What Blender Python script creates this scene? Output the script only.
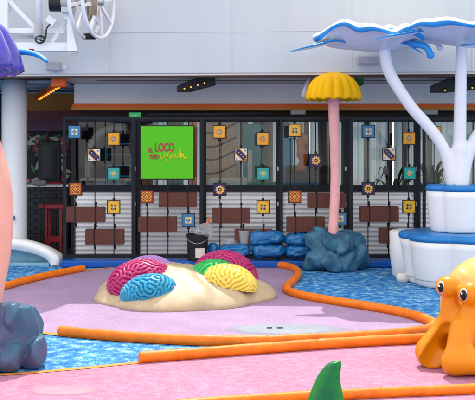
import bpy, bmesh, math, random
import numpy as np
from mathutils import Vector, Matrix, noise

for o in list(bpy.data.objects):
    bpy.data.objects.remove(o)
scene = bpy.context.scene
C = scene.collection
random.seed(4)
rng = np.random.default_rng(7)
R = math.radians

# ------------------------------------------------------------ camera, sky, sun
F, CX, HY, EYE = 900.0, 237.5, 150.0, 1.9
cam_d = bpy.data.cameras.new('camera')
cam_d.sensor_width = 36.0
cam_d.lens = F / 475.0 * 36.0
cam_d.shift_y = -50.0 / 475.0
cam_d.clip_end = 3000
cam = bpy.data.objects.new('camera', cam_d)
cam.location = (0, 0, EYE)
cam.rotation_euler = (R(90), 0, 0)
C.objects.link(cam)
scene.camera = cam

SUN_EL, SUN_AZ = 58.0, 2.0        # the sun stands behind the deck house, a touch to the right
world = bpy.data.worlds.new('World')
scene.world = world
world.use_nodes = True
wn = world.node_tree.nodes
sky = wn.new('ShaderNodeTexSky')
sky.sky_type = 'NISHITA'
sky.sun_disc = False
sky.sun_elevation = R(SUN_EL)
sky.sun_rotation = R(SUN_AZ)
sky.air_density = 1.0
sky.dust_density = 2.5
wl_ = world.node_tree.links
tcw = wn.new('ShaderNodeTexCoord')
cln = wn.new('ShaderNodeTexNoise')          # broken high white cloud
cln.inputs['Scale'].default_value = 2.2
cln.inputs['Detail'].default_value = 7
cln.inputs['Roughness'].default_value = 0.6
wl_.new(tcw.outputs['Generated'], cln.inputs['Vector'])
clr = wn.new('ShaderNodeMapRange')
clr.inputs['From Min'].default_value = 0.30
clr.inputs['From Max'].default_value = 0.52
clr.inputs['To Min'].default_value = 0.25
clr.inputs['To Max'].default_value = 0.92
wl_.new(cln.outputs['Fac'], clr.inputs['Value'])
clm = wn.new('ShaderNodeMix')
clm.data_type = 'RGBA'
clm.inputs['B'].default_value = (9.0, 8.75, 8.4, 1)
wl_.new(clr.outputs[0], clm.inputs['Factor'])
wl_.new(sky.outputs[0], clm.inputs['A'])
wl_.new(clm.outputs['Result'], wn['Background'].inputs[0])
wn['Background'].inputs[1].default_value = 0.15
sun_d = bpy.data.lights.new('sun', 'SUN')
sun_d.energy = 2.9
sun_d.angle = R(0.55)
sun_d.color = (1.0, 0.955, 0.88)
sun = bpy.data.objects.new('sun', sun_d)
sun.rotation_euler = (-R(90 - SUN_EL), 0, -R(SUN_AZ))
sun.location = (2, 30, 40)
C.objects.link(sun)
scene.view_settings.view_transform = 'Standard'
scene.view_settings.look = 'None'
scene.view_settings.exposure = 0.55
scene.view_settings.gamma = 1.0
scene.view_settings.use_curve_mapping = False


def W(px, py, Y):
    """Point at depth Y metres that the photograph shows at pixel (px, py)."""
    return Vector(((px - CX) / F * Y, Y, EYE - (py - HY) / F * Y))


def G(px, py, z=0.0):
    Y = F * (EYE - z) / (py - HY)
    return Vector(((px - CX) / F * Y, Y, z))


# ------------------------------------------------------------ materials
def mat(name, col, rough=0.5, var=0.0, vscale=6.0, bump=0.0, bscale=40.0, metal=0.0, coat=0.0, stretch=None, spec=None):
    m = bpy.data.materials.new(name)
    m.use_nodes = True
    nt = m.node_tree
    b = nt.nodes['Principled BSDF']
    b.inputs['Base Color'].default_value = (*col, 1)
    b.inputs['Roughness'].default_value = rough
    b.inputs['Metallic'].default_value = metal
    b.inputs['Coat Weight'].default_value = coat
    b.inputs['Specular IOR Level'].default_value = 0.3 if spec is None else spec
    tc = nt.nodes.new('ShaderNodeTexCoord')
    vec = tc.outputs['Object']
    if stretch:
        mp = nt.nodes.new('ShaderNodeMapping')
        mp.inputs['Scale'].default_value = stretch
        nt.links.new(vec, mp.inputs[0])
        vec = mp.outputs[0]
    if var:
        n = nt.nodes.new('ShaderNodeTexNoise')
        n.inputs['Scale'].default_value = vscale
        n.inputs['Detail'].default_value = 6
        n.inputs['Roughness'].default_value = 0.65
        nt.links.new(vec, n.inputs['Vector'])
        r = nt.nodes.new('ShaderNodeValToRGB')
        r.color_ramp.elements[0].position = 0.3
        r.color_ramp.elements[1].position = 0.7
        r.color_ramp.elements[0].color = (*[max(0, c * (1 - var)) for c in col], 1)
        r.color_ramp.elements[1].color = (*[min(1, c * (1 + var)) for c in col], 1)
        nt.links.new(n.outputs['Fac'], r.inputs[0])
        nt.links.new(r.outputs[0], b.inputs['Base Color'])
        mr = nt.nodes.new('ShaderNodeMapRange')
        mr.inputs['To Min'].default_value = max(0.02, rough - 0.1)
        mr.inputs['To Max'].default_value = min(1, rough + 0.12)
        nt.links.new(n.outputs['Fac'], mr.inputs['Value'])
        nt.links.new(mr.outputs[0], b.inputs['Roughness'])
    if bump:
        n2 = nt.nodes.new('ShaderNodeTexNoise')
        n2.inputs['Scale'].default_value = bscale
        n2.inputs['Detail'].default_value = 4
        nt.links.new(vec, n2.inputs['Vector'])
        bp = nt.nodes.new('ShaderNodeBump')
        bp.inputs['Strength'].default_value = bump
        bp.inputs['Distance'].default_value = 0.02
        nt.links.new(n2.outputs['Fac'], bp.inputs['Height'])
        nt.links.new(bp.outputs[0], b.inputs['Normal'])
    return m


def speckle(name, stops, scale, stretch=(1, 1, 1), fine=90.0, rough=0.75, mixf=0.35, dist=0.5):
    """Poured rubber deck: coloured granules at two scales."""
    m = bpy.data.materials.new(name)
    m.use_nodes = True
    nt = m.node_tree
    b = nt.nodes['Principled BSDF']
    b.inputs['Roughness'].default_value = rough
    b.inputs['Specular IOR Level'].default_value = 0.25
    tc = nt.nodes.new('ShaderNodeTexCoord')
    mp = nt.nodes.new('ShaderNodeMapping')
    mp.inputs['Scale'].default_value = stretch
    nt.links.new(tc.outputs['Object'], mp.inputs[0])
    n = nt.nodes.new('ShaderNodeTexNoise')
    n.inputs['Scale'].default_value = scale
    n.inputs['Detail'].default_value = 5
    n.inputs['Roughness'].default_value = 0.7
    n.inputs['Distortion'].default_value = dist
    nt.links.new(mp.outputs[0], n.inputs['Vector'])
    n2 = nt.nodes.new('ShaderNodeTexNoise')
    n2.inputs['Scale'].default_value = fine
    n2.inputs['Detail'].default_value = 3
    nt.links.new(tc.outputs['Object'], n2.inputs['Vector'])
    mx = nt.nodes.new('ShaderNodeMix')
    mx.inputs['Factor'].default_value = mixf
    nt.links.new(n.outputs['Fac'], mx.inputs['A'])
    nt.links.new(n2.outputs['Fac'], mx.inputs['B'])
    r = nt.nodes.new('ShaderNodeValToRGB')
    els = r.color_ramp.elements
    els[0].position, els[0].color = stops[0][0], (*stops[0][1], 1)
    els[1].position, els[1].color = stops[-1][0], (*stops[-1][1], 1)
    for p, c in stops[1:-1]:
        e = els.new(p)
        e.color = (*c, 1)
    nt.links.new(mx.outputs['Result'], r.inputs[0])
    n3 = nt.nodes.new('ShaderNodeTexNoise')      # scuffs and stains
    n3.inputs['Scale'].default_value = 1.3
    n3.inputs['Detail'].default_value = 7
    n3.inputs['Roughness'].default_value = 0.7
    nt.links.new(tc.outputs['Object'], n3.inputs['Vector'])
    mr3 = nt.nodes.new('ShaderNodeMapRange')
    mr3.inputs['From Min'].default_value = 0.3
    mr3.inputs['From Max'].default_value = 0.7
    mr3.inputs['To Min'].default_value = 0.84
    mr3.inputs['To Max'].default_value = 1.12
    nt.links.new(n3.outputs['Fac'], mr3.inputs['Value'])
    mu_ = nt.nodes.new('ShaderNodeVectorMath')
    mu_.operation = 'SCALE'
    nt.links.new(r.outputs[0], mu_.inputs[0])
    nt.links.new(mr3.outputs[0], mu_.inputs['Scale'])
    nt.links.new(mu_.outputs[0], b.inputs['Base Color'])
    bp = nt.nodes.new('ShaderNodeBump')
    bp.inputs['Strength'].default_value = 0.25
    bp.inputs['Distance'].default_value = 0.01
    nt.links.new(n2.outputs['Fac'], bp.inputs['Height'])
    nt.links.new(bp.outputs[0], b.inputs['Normal'])
    return m


def glass_mat(name, tint, refl):
    m = bpy.data.materials.new(name)
    m.use_nodes = True
    nt = m.node_tree
    nt.nodes.remove(nt.nodes['Principled BSDF'])
    out = nt.nodes['Material Output']
    t = nt.nodes.new('ShaderNodeBsdfTransparent')
    t.inputs[0].default_value = (*tint, 1)
    g = nt.nodes.new('ShaderNodeBsdfGlossy')
    g.inputs['Roughness'].default_value = 0.015
    fr = nt.nodes.new('ShaderNodeFresnel')
    fr.inputs[0].default_value = refl
    mx = nt.nodes.new('ShaderNodeMixShader')
    nt.links.new(fr.outputs[0], mx.inputs[0])
    nt.links.new(t.outputs[0], mx.inputs[1])
    nt.links.new(g.outputs[0], mx.inputs[2])
    nt.links.new(mx.outputs[0], out.inputs[0])
    return m


def film_mat(name):
    m = bpy.data.materials.new(name)
    m.use_nodes = True
    nt = m.node_tree
    b = nt.nodes['Principled BSDF']
    b.inputs['Base Color'].default_value = (0.62, 0.70, 0.76, 1)
    b.inputs['Roughness'].default_value = 0.18
    t = nt.nodes.new('ShaderNodeBsdfTransparent')
    mx = nt.nodes.new('ShaderNodeMixShader')
    mx.inputs[0].default_value = 0.30
    nt.links.new(t.outputs[0], mx.inputs[1])
    nt.links.new(b.outputs[0], mx.inputs[2])
    nt.links.new(mx.outputs[0], nt.nodes['Material Output'].inputs[0])
    return m


M = {}
def worn_edge(m, rx, ry):
    nt = m.node_tree
    out = nt.nodes['Material Output']
    b = nt.nodes['Principled BSDF']
    tc = nt.nodes.new('ShaderNodeTexCoord')
    sub = nt.nodes.new('ShaderNodeVectorMath')
    sub.operation = 'MULTIPLY'
    sub.inputs[1].default_value = (0.5 / rx, 0.5 / ry, 0.0)
    nt.links.new(tc.outputs['Object'], sub.inputs[0])
    ln = nt.nodes.new('ShaderNodeVectorMath')
    ln.operation = 'LENGTH'
    nt.links.new(sub.outputs[0], ln.inputs[0])
    nz = nt.nodes.new('ShaderNodeTexNoise')
    nz.inputs['Scale'].default_value = 7
    nz.inputs['Detail'].default_value = 6
    nt.links.new(tc.outputs['Object'], nz.inputs['Vector'])
    ad = nt.nodes.new('ShaderNodeMath')
    ad.operation = 'MULTIPLY_ADD'
    ad.inputs[1].default_value = 0.22
    nt.links.new(nz.outputs['Fac'], ad.inputs[0])
    nt.links.new(ln.outputs['Value'], ad.inputs[2])
    mr = nt.nodes.new('ShaderNodeMapRange')
    mr.inputs['From Min'].default_value = 0.44
    mr.inputs['From Max'].default_value = 0.60
    mr.inputs['To Min'].default_value = 0.25
    nt.links.new(ad.outputs[0], mr.inputs['Value'])
    t = nt.nodes.new('ShaderNodeBsdfTransparent')
    mx = nt.nodes.new('ShaderNodeMixShader')
    nt.links.new(mr.outputs[0], mx.inputs[0])
    nt.links.new(b.outputs[0], mx.inputs[1])
    nt.links.new(t.outputs[0], mx.inputs[2])
    nt.links.new(mx.outputs[0], out.inputs[0])


M['blue_floor'] = speckle('blue_rubber', [(0.38, (0.007, 0.085, 0.33)), (0.47, (0.015, 0.175, 0.48)), (0.53, (0.06, 0.29, 0.58)), (0.60, (0.37, 0.55, 0.68))], 12, (0.8, 0.7, 1), 65, mixf=0.36, dist=0.1)
def two_tone(name, c0, c1, rough, scale, bump, bscale):
    m = mat(name, c0, rough, 0.3, scale, bump, bscale)
    r = [n for n in m.node_tree.nodes if n.type == 'VALTORGB'][0]
    r.color_ramp.elements[0].color = (*c0, 1)
    r.color_ramp.elements[1].color = (*c1, 1)
    r.color_ramp.elements[0].position = 0.42
    r.color_ramp.elements[1].position = 0.62
    return m


M['lilac'] = speckle('lilac_rubber', [(0.3, (0.263, 0.160, 0.310)), (0.5, (0.338, 0.230, 0.376)), (0.7, (0.442, 0.329, 0.479))], 30, (1, 1, 1), 80, mixf=0.55)
M['pink'] = speckle('pink_rubber', [(0.3, (0.360, 0.104, 0.207)), (0.5, (0.414, 0.180, 0.284)), (0.68, (0.504, 0.306, 0.396))], 14, (0.8, 1, 1), 75, mixf=0.45)
M['pale_pink'] = speckle('pale_pink_rubber', [(0.3, (0.456, 0.257, 0.361)), (0.7, (0.513, 0.361, 0.437))], 14, (1, 1, 1), 75)
M['pale_aqua'] = speckle('pale_aqua_rubber', [(0.3, (0.29, 0.35, 0.40)), (0.7, (0.38, 0.43, 0.48))], 20, (1, 1, 1), 75)
worn_edge(M['pale_pink'], 0.33, 0.17)
worn_edge(M['pale_aqua'], 0.72, 0.33)
M['orange_line'] = mat('orange_line', (0.72, 0.24, 0.03), 0.6, 0.15, 8, 0.2, 60)
M['orange_tube'] = mat('orange_tube', (0.80, 0.18, 0.006), 0.45, 0.22, 7, 0.25, 18)
M['sea'] = mat('sea', (0.02, 0.07, 0.11), 0.12, 0.2, 0.05, 0.5, 0.4)
M['ship_white'] = mat('ship_white_paint', (0.555, 0.575, 0.595), 0.42, 0.045, 1.6, 0.05, 3, stretch=(1, 1, 0.12))
M['white_gloss'] = mat('white_gloss', (0.80, 0.80, 0.82), 0.25, 0.04, 3)
M['soffit'] = mat('soffit_grey', (0.72, 0.65, 0.60), 0.5, 0.06, 1.5)
M['beam_grey'] = mat('beam_grey', (0.88, 0.80, 0.74), 0.5, 0.06, 1.2)
M['orange_trim'] = mat('orange_trim', (0.85, 0.11, 0.005), 0.35, 0.1, 3)
M['ochre_trim'] = mat('ochre_trim', (0.60, 0.19, 0.006), 0.35, 0.1, 3)
M['brown_dark'] = mat('dark_brown', (0.045, 0.022, 0.012), 0.5, 0.2, 4)
M['charcoal'] = mat('charcoal_metal', (0.011, 0.014, 0.020), 0.4, 0.2, 6, 0.05, 30, spec=0.2)
M['black'] = mat('black_paint', (0.012, 0.012, 0.013), 0.42, 0.2, 10)
M['glass'] = glass_mat('window_glass', (0.95, 0.965, 0.95), 1.42)
M['corrugated'] = mat('corrugated_steel', (0.80, 0.80, 0.81), 0.4, 0.05, 4, 0, 30, 0.0)
M['planter'] = mat('planter_brown', (0.105, 0.033, 0.023), 0.5, 0.28, 5, 0.2, 45, stretch=(1, 1, 6))
M['column'] = mat('column_white', (0.70, 0.74, 0.80), 0.35, 0.04, 2)
M['int_floor'] = mat('interior_floor', (0.05, 0.042, 0.036), 0.45, 0.25, 3)
M['int_wall'] = mat('interior_wall', (0.26, 0.25, 0.24), 0.6, 0.1, 2)
M['int_dark'] = mat('interior_dark', (0.03, 0.026, 0.026), 0.6, 0.2, 4)
M['maroon'] = mat('maroon_panel', (0.11, 0.012, 0.015), 0.4, 0.15, 4)
M['plum'] = mat('plum_panel', (0.075, 0.015, 0.05), 0.4, 0.15, 4)
M['red'] = mat('red_paint', (0.28, 0.012, 0.028), 0.35, 0.12, 4)
M['green_sign'] = mat('green_sign', (0.085, 0.52, 0.004), 0.45, 0.03, 4)
M['sign_red'] = mat('sign_red', (0.42, 0.03, 0.07), 0.5)
M['sign_yellow'] = mat('sign_yellow', (0.80, 0.60, 0.01), 0.5)
M['t_blue'] = mat('tile_blue', (0.04, 0.20, 0.42), 0.25, 0.1, 20)
M['t_orange'] = mat('tile_orange', (0.80, 0.36, 0.02), 0.25, 0.08, 20)
M['t_yellow'] = mat('tile_yellow', (0.74, 0.47, 0.05), 0.25, 0.08, 20)
M['t_teal'] = mat('tile_teal', (0.02, 0.36, 0.31), 0.25, 0.1, 20)
M['t_navy'] = mat('tile_navy', (0.016, 0.018, 0.085), 0.25, 0.1, 20)
M['t_white'] = mat('tile_white', (0.72, 0.69, 0.62), 0.25, 0.05, 20)
M['t_red'] = mat('tile_red', (0.46, 0.06, 0.012), 0.25, 0.1, 20)
M['t_grey'] = mat('tile_grey', (0.17, 0.16, 0.19), 0.3, 0.1, 20)
M['sand'] = mat('sand_paint', (0.47, 0.37, 0.24), 0.46, 0.17, 4, 0.12, 8, coat=0.1)
M['c_magenta'] = mat('coral_magenta', (0.40, 0.018, 0.13), 0.36, 0.22, 7, 0.12, 40, coat=0.1)
M['c_blue'] = mat('coral_blue', (0.018, 0.27, 0.46), 0.36, 0.22, 7, 0.12, 40, coat=0.1)
M['c_lilac'] = mat('coral_lilac', (0.38, 0.22, 0.52), 0.35, 0.1, 6)
M['c_green'] = mat('coral_green', (0.025, 0.40, 0.09), 0.36, 0.22, 7, 0.12, 40, coat=0.1)
M['c_yellow'] = mat('coral_yellow', (0.78, 0.62, 0.11), 0.32, 0.08, 6, coat=0.2)
M['rock'] = two_tone('blue_rock', (0.018, 0.085, 0.16), (0.055, 0.18, 0.28), 0.45, 4.5, 0.3, 16)
M['yellow_cap'] = mat('yellow_cap', (0.97, 0.50, 0.001), 0.4, 0.08, 4, spec=0.15)
M['pink_stem'] = mat('pink_stem', (0.86, 0.42, 0.42), 0.55, 0.14, 9, 0.2, 30, stretch=(1, 1, 0.5))
M['peach_stem'] = mat('peach_stem', (0.78, 0.40, 0.32), 0.4, 0.08, 5, 0.08, 20)
M['lav'] = mat('lavender_white', (0.76, 0.755, 0.80), 0.3, 0.05, 3)
M['petal_white'] = mat('petal_white', (0.80, 0.81, 0.83), 0.3, 0.06, 2.5, 0.06, 12, stretch=(1, 1, 0.4))
M['petal_blue'] = mat('petal_blue', (0.02, 0.27, 0.66), 0.28, 0.12, 3, coat=0.2)
M['tub_blue'] = mat('tub_pale_blue', (0.24, 0.46, 0.60), 0.35, 0.2, 5)
M['tier_blue'] = mat('tier_blue', (0.018, 0.19, 0.52), 0.32, 0.12, 4)
M['snail'] = mat('snail_orange', (0.68, 0.235, 0.003), 0.3, 0.06, 4, 0.03, 20)
M['shell'] = mat('snail_shell', (0.80, 0.45, 0.14), 0.3, 0.06, 4)
M['eye_white'] = mat('eye_white', (0.8, 0.8, 0.78), 0.2)
M['eye_black'] = mat('eye_black', (0.008, 0.007, 0.006), 0.15)
M['fin'] = two_tone('green_fin', (0.002, 0.13, 0.045), (0.006, 0.25, 0.012), 0.3, 3.5, 0.1, 12)
M['purple_cap'] = mat('purple_cap', (0.05, 0.04, 0.34), 0.16, 0.5, 4, coat=0.5)
M['bag'] = mat('blue_vinyl', (0.010, 0.15, 0.40), 0.22, 0.15, 6, 0.9, 9, spec=0.5)
M['mat_blue'] = mat('blue_step', (0.006, 0.09, 0.42), 0.35, 0.12, 3)
M['film'] = film_mat('clear_plastic')
M['steel'] = mat('steel', (0.45, 0.46, 0.47), 0.35, 0.1, 8, metal=0.8)
M['lamp_grey'] = mat('lamp_grey', (0.40, 0.40, 0.42), 0.45, 0.08, 10)
M['lamp_orange'] = mat('lamp_orange', (0.75, 0.12, 0.01), 0.4, 0.1, 8)
M['lamp_green'] = mat('lamp_green', (0.01, 0.14, 0.015), 0.4, 0.1, 8)
M['wood'] = mat('wood_slats', (0.66, 0.44, 0.29), 0.5, 0.25, 5, 0.1, 20, stretch=(6, 1, 1))
M['teal_panel'] = mat('teal_panel', (0.03, 0.34, 0.36), 0.5, 0.1, 4)
M['sky_panel'] = mat('blue_panel', (0.03, 0.34, 0.62), 0.5, 0.1, 4)
M['stone'] = mat('pale_stone', (0.70, 0.68, 0.63), 0.6, 0.2, 6, 0.2, 15)
M['leaf_bright'] = mat('cushion_green', (0.10, 0.34, 0.02), 0.6, 0.2, 8)
M['leaf'] = mat('leaf_green', (0.025, 0.06, 0.02), 0.5, 0.4, 8)
M['rust'] = mat('rust_sculpture', (0.70, 0.18, 0.07), 0.5, 0.2, 6)
M['brick'] = mat('black_tile', (0.018, 0.018, 0.02), 0.3, 0.3, 10)
M['screen'] = mat('screen', (0.012, 0.014, 0.017), 0.15)
M['cloth'] = mat('grey_cloth', (0.28, 0.27, 0.28), 0.85, 0.2, 10, 0.3, 20)
M['hedge_a'] = mat('mural_green', (0.05, 0.20, 0.10), 0.5, 0.1, 5)
M['hedge_b'] = mat('mural_cream', (0.50, 0.46, 0.36), 0.5, 0.1, 5)


def emit_mat(name, col, strength):
    m = bpy.data.materials.new(name)
    m.use_nodes = True
    b = m.node_tree.nodes['Principled BSDF']
    b.inputs['Base Color'].default_value = (*col, 1)
    b.inputs['Emission Color'].default_value = (*col, 1)
    b.inputs['Emission Strength'].default_value = strength
    return m


M['amber'] = emit_mat('amber_lamp', (1.0, 0.30, 0.03), 1.3)
M['exit'] = emit_mat('exit_sign_green', (0.02, 0.35, 0.10), 0.35)


def curtain_mat():
    m = bpy.data.materials.new('sheer_curtain')
    m.use_nodes = True
    nt = m.node_tree
    b = nt.nodes['Principled BSDF']
    b.inputs['Base Color'].default_value = (0.74, 0.70, 0.60, 1)
    b.inputs['Roughness'].default_value = 0.9
    tr = nt.nodes.new('ShaderNodeBsdfTranslucent')
    tr.inputs[0].default_value = (0.74, 0.70, 0.60, 1)
    mx = nt.nodes.new('ShaderNodeMixShader')
    mx.inputs[0].default_value = 0.85
    nt.links.new(b.outputs[0], mx.inputs[1])
    nt.links.new(tr.outputs[0], mx.inputs[2])
    nt.links.new(mx.outputs[0], nt.nodes['Material Output'].inputs[0])
    return m


M['curtain'] = curtain_mat()
M['curtain_dense'] = mat('lined_curtain', (0.30, 0.27, 0.22), 0.9, 0.1, 6)


# ------------------------------------------------------------ mesh helpers
def worldloc(o):
    p = Vector((0, 0, 0))
    while o is not None:
        p += o.location
        o = o.parent
    return p


class MB:
    def __init__(self):
        self.v, self.f, self.m = [], [], []

    def add(self, vs, fs, mi=0):
        n = len(self.v)
        self.v += [tuple(p) for p in vs]
        for f in fs:
            self.f.append(tuple(i + n for i in f))
            self.m.append(mi)
        return self

    def box(self, a, b, mi=0):
        x0, y0, z0 = [min(p, q) for p, q in zip(a, b)]
        x1, y1, z1 = [max(p, q) for p, q in zip(a, b)]
        vs = [(x0, y0, z0), (x1, y0, z0), (x1, y1, z0), (x0, y1, z0), (x0, y0, z1), (x1, y0, z1), (x1, y1, z1), (x0, y1, z1)]
        fs = [(0, 3, 2, 1), (4, 5, 6, 7), (0, 1, 5, 4), (1, 2, 6, 5), (2, 3, 7, 6), (3, 0, 4, 7)]
        return self.add(vs, fs, mi)

    def bar(self, p, q, w, d, mi=0, up=(0, 0, 1)):
        """Rectangular bar from p to q, w across and d deep."""
        p, q = Vector(p), Vector(q)
        t = (q - p).normalized()
        u = Vector(up)
        if abs(t.dot(u)) > 0.95:
            u = Vector((0, 1, 0))
        s = t.cross(u).normalized()
        u = s.cross(t).normalized()
        vs = []
        for c in (p, q):
            for a, b in ((-1, -1), (1, -1), (1, 1), (-1, 1)):
                vs.append(c + s * a * w / 2 + u * b * d / 2)
        return self.add(vs, [(0, 1, 2, 3), (7, 6, 5, 4), (0, 4, 5, 1), (1, 5, 6, 2), (2, 6, 7, 3), (3, 7, 4, 0)], mi)

    def tube(self, pts, rad, n=12, mi=0, closed=False, flat=1.0):
        pts = [Vector(p) for p in pts]
        if not hasattr(rad, '__len__'):
            rad = [rad] * len(pts)
        k = len(pts)
        vs, fs = [], []
        ref = Vector((0, 0, 1))
        prev = None
        for i, p in enumerate(pts):
            a = pts[(i - 1) % k] if (closed or i > 0) else p
            b = pts[(i + 1) % k] if (closed or i < k - 1) else p
            t = (b - a).normalized()
            if prev is None:
                u = ref if abs(t.dot(ref)) < 0.9 else Vector((0, 1, 0))
                s = t.cross(u).normalized()
            else:
                s = (prev - t * prev.dot(t)).normalized()
            prev = s
            u = s.cross(t).normalized()
            for j in range(n):
                an = 2 * math.pi * j / n
                vs.append(p + s * math.cos(an) * rad[i] + u * math.sin(an) * rad[i] * flat)
        rings = k if closed else k - 1
        for i in range(rings):
            for j in range(n):
                a, b = i * n + j, i * n + (j + 1) % n
                c, d = ((i + 1) % k) * n + (j + 1) % n, ((i + 1) % k) * n + j
                fs.append((a, d, c, b))
        if not closed:
            fs.append(tuple(range(n)))
            fs.append(tuple((k - 1) * n + j for j in reversed(range(n))))
        return self.add(vs, fs, mi)

    def lathe(self, prof, c, n=32, mi=0, mod=None):
        """prof: (radius, z) from bottom to top; mod(angle, i) scales the radius."""
        vs, fs = [], []
        for i, (r, z) in enumerate(prof):
            for j in range(n):
                a = 2 * math.pi * j / n
                k = mod(a, i) if mod else 1.0
                vs.append((c[0] + r * k * math.cos(a), c[1] + r * k * math.sin(a), c[2] + z))
        for i in range(len(prof) - 1):
            for j in range(n):
                fs.append((i * n + j, i * n + (j + 1) % n, (i + 1) * n + (j + 1) % n, (i + 1) * n + j))
        fs.append(tuple(reversed(range(n))))
        fs.append(tuple((len(prof) - 1) * n + j for j in range(n)))
        return self.add(vs, fs, mi)

    def prism(self, poly, y0, y1, mi=0):
        """poly of (x, z), counter-clockwise seen from the camera, extruded from y0 to y1."""
        n = len(poly)
        vs = [(x, y0, z) for x, z in poly] + [(x, y1, z) for x, z in poly]
        fs = [tuple(range(n)), tuple(n + i for i in reversed(range(n)))]
        fs += [(i, n + i, n + (i + 1) % n, (i + 1) % n) for i in range(n)]
        return self.add(vs, fs, mi)

    def slab(self, poly, z0, z1, mi=0):
        n = len(poly)
        vs = [(p[0], p[1], z0) for p in poly] + [(p[0], p[1], z1) for p in poly]
        fs = [tuple(reversed(range(n))), tuple(n + i for i in range(n))]
        fs += [(i, (i + 1) % n, n + (i + 1) % n, n + i) for i in range(n)]
        return self.add(vs, fs, mi)

    def ball(self, c, r, nu=20, nv=12, mi=0):
        if not hasattr(r, '__len__'):
            r = (r, r, r)
        vs = [(c[0], c[1], c[2] - r[2])]
        for i in range(1, nv):
            t = -math.pi / 2 + math.pi * i / nv
            for j in range(nu):
                a = 2 * math.pi * j / nu
                vs.append((c[0] + r[0] * math.cos(t) * math.cos(a), c[1] + r[1] * math.cos(t) * math.sin(a), c[2] + r[2] * math.sin(t)))
        vs.append((c[0], c[1], c[2] + r[2]))
        fs = []
        for j in range(nu):
            fs.append((0, 1 + (j + 1) % nu, 1 + j))
        for i in range(nv - 2):
            for j in range(nu):
                a = 1 + i * nu
                fs.append((a + j, a + (j + 1) % nu, a + nu + (j + 1) % nu, a + nu + j))
        a = 1 + (nv - 2) * nu
        for j in range(nu):
            fs.append((a + j, a + (j + 1) % nu, len(vs) - 1))
        return self.add(vs, fs, mi)

    def grid(self, pts, mi=0):
        h, w = len(pts), len(pts[0])
        vs = [p for row in pts for p in row]
        fs = [(i * w + j, i * w + j + 1, (i + 1) * w + j + 1, (i + 1) * w + j) for i in range(h - 1) for j in range(w - 1)]
        return self.add(vs, fs, mi)

    def build(self, name, mats, parent=None, smooth=False, bevel=0.0, fix=False):
        if not isinstance(mats, (list, tuple)):
            mats = [mats]
        off = worldloc(parent) if parent is not None else Vector((0, 0, 0))
        base = Vector((0, 0, 0))
        if parent is None and self.v:
            xs, ys, zs = zip(*self.v)
            base = Vector(((min(xs) + max(xs)) / 2, (min(ys) + max(ys)) / 2, min(zs)))
            off = base
        me = bpy.data.meshes.new(name)
        me.from_pydata([(x - off.x, y - off.y, z - off.z) for x, y, z in self.v], [], self.f)
        for m_ in mats:
            me.materials.append(m_)
        me.polygons.foreach_set('material_index', self.m)
        if smooth:
            me.polygons.foreach_set('use_smooth', [True] * len(me.polygons))
        if fix:
            bm = bmesh.new()
            bm.from_mesh(me)
            bmesh.ops.recalc_face_normals(bm, faces=bm.faces)
            bm.to_mesh(me)
            bm.free()
        me.update()
        o = bpy.data.objects.new(name, me)
        o.location = base
        C.objects.link(o)
        if parent is not None:
            o.parent = parent
        if bevel:
            b = o.modifiers.new('bevel', 'BEVEL')
            b.width = bevel
            b.segments = 2
            b.limit_method = 'ANGLE'
        return o


def thing(name, loc, label, cat, group=None):
    o = bpy.data.objects.new(name, None)
    o.empty_display_size = 0.1
    o.location = loc
    C.objects.link(o)
    return tag(o, label, cat, group)


def tag(o, label, cat, group=None):
    o['label'] = label
    o['category'] = cat
    if group:
        o['group'] = group
    return o


def struct(o):
    o['kind'] = 'structure'
    return o


def copy_tree(o, parent=None):
    c = o.copy()
    C.objects.link(c)
    if parent is not None:
        c.parent = parent
    for ch in o.children:
        copy_tree(ch, c)
    return c


def spline(pts, k=8, closed=False):
    pts = [Vector(p) for p in pts]
    n = len(pts)
    out = []
    for i in range(n if closed else n - 1):
        if closed:
            a, b, c, d = (pts[(i + j) % n] for j in (-1, 0, 1, 2))
        else:
            a, b, c, d = pts[max(i - 1, 0)], pts[i], pts[i + 1], pts[min(i + 2, n - 1)]
        for j in range(k):
            t = j / k
            out.append(0.5 * ((2 * b) + (c - a) * t + (2 * a - 5 * b + 4 * c - d) * t * t + (3 * b - a - 3 * c + d) * t ** 3))
    if not closed:
        out.append(pts[-1])
    return out


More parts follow.
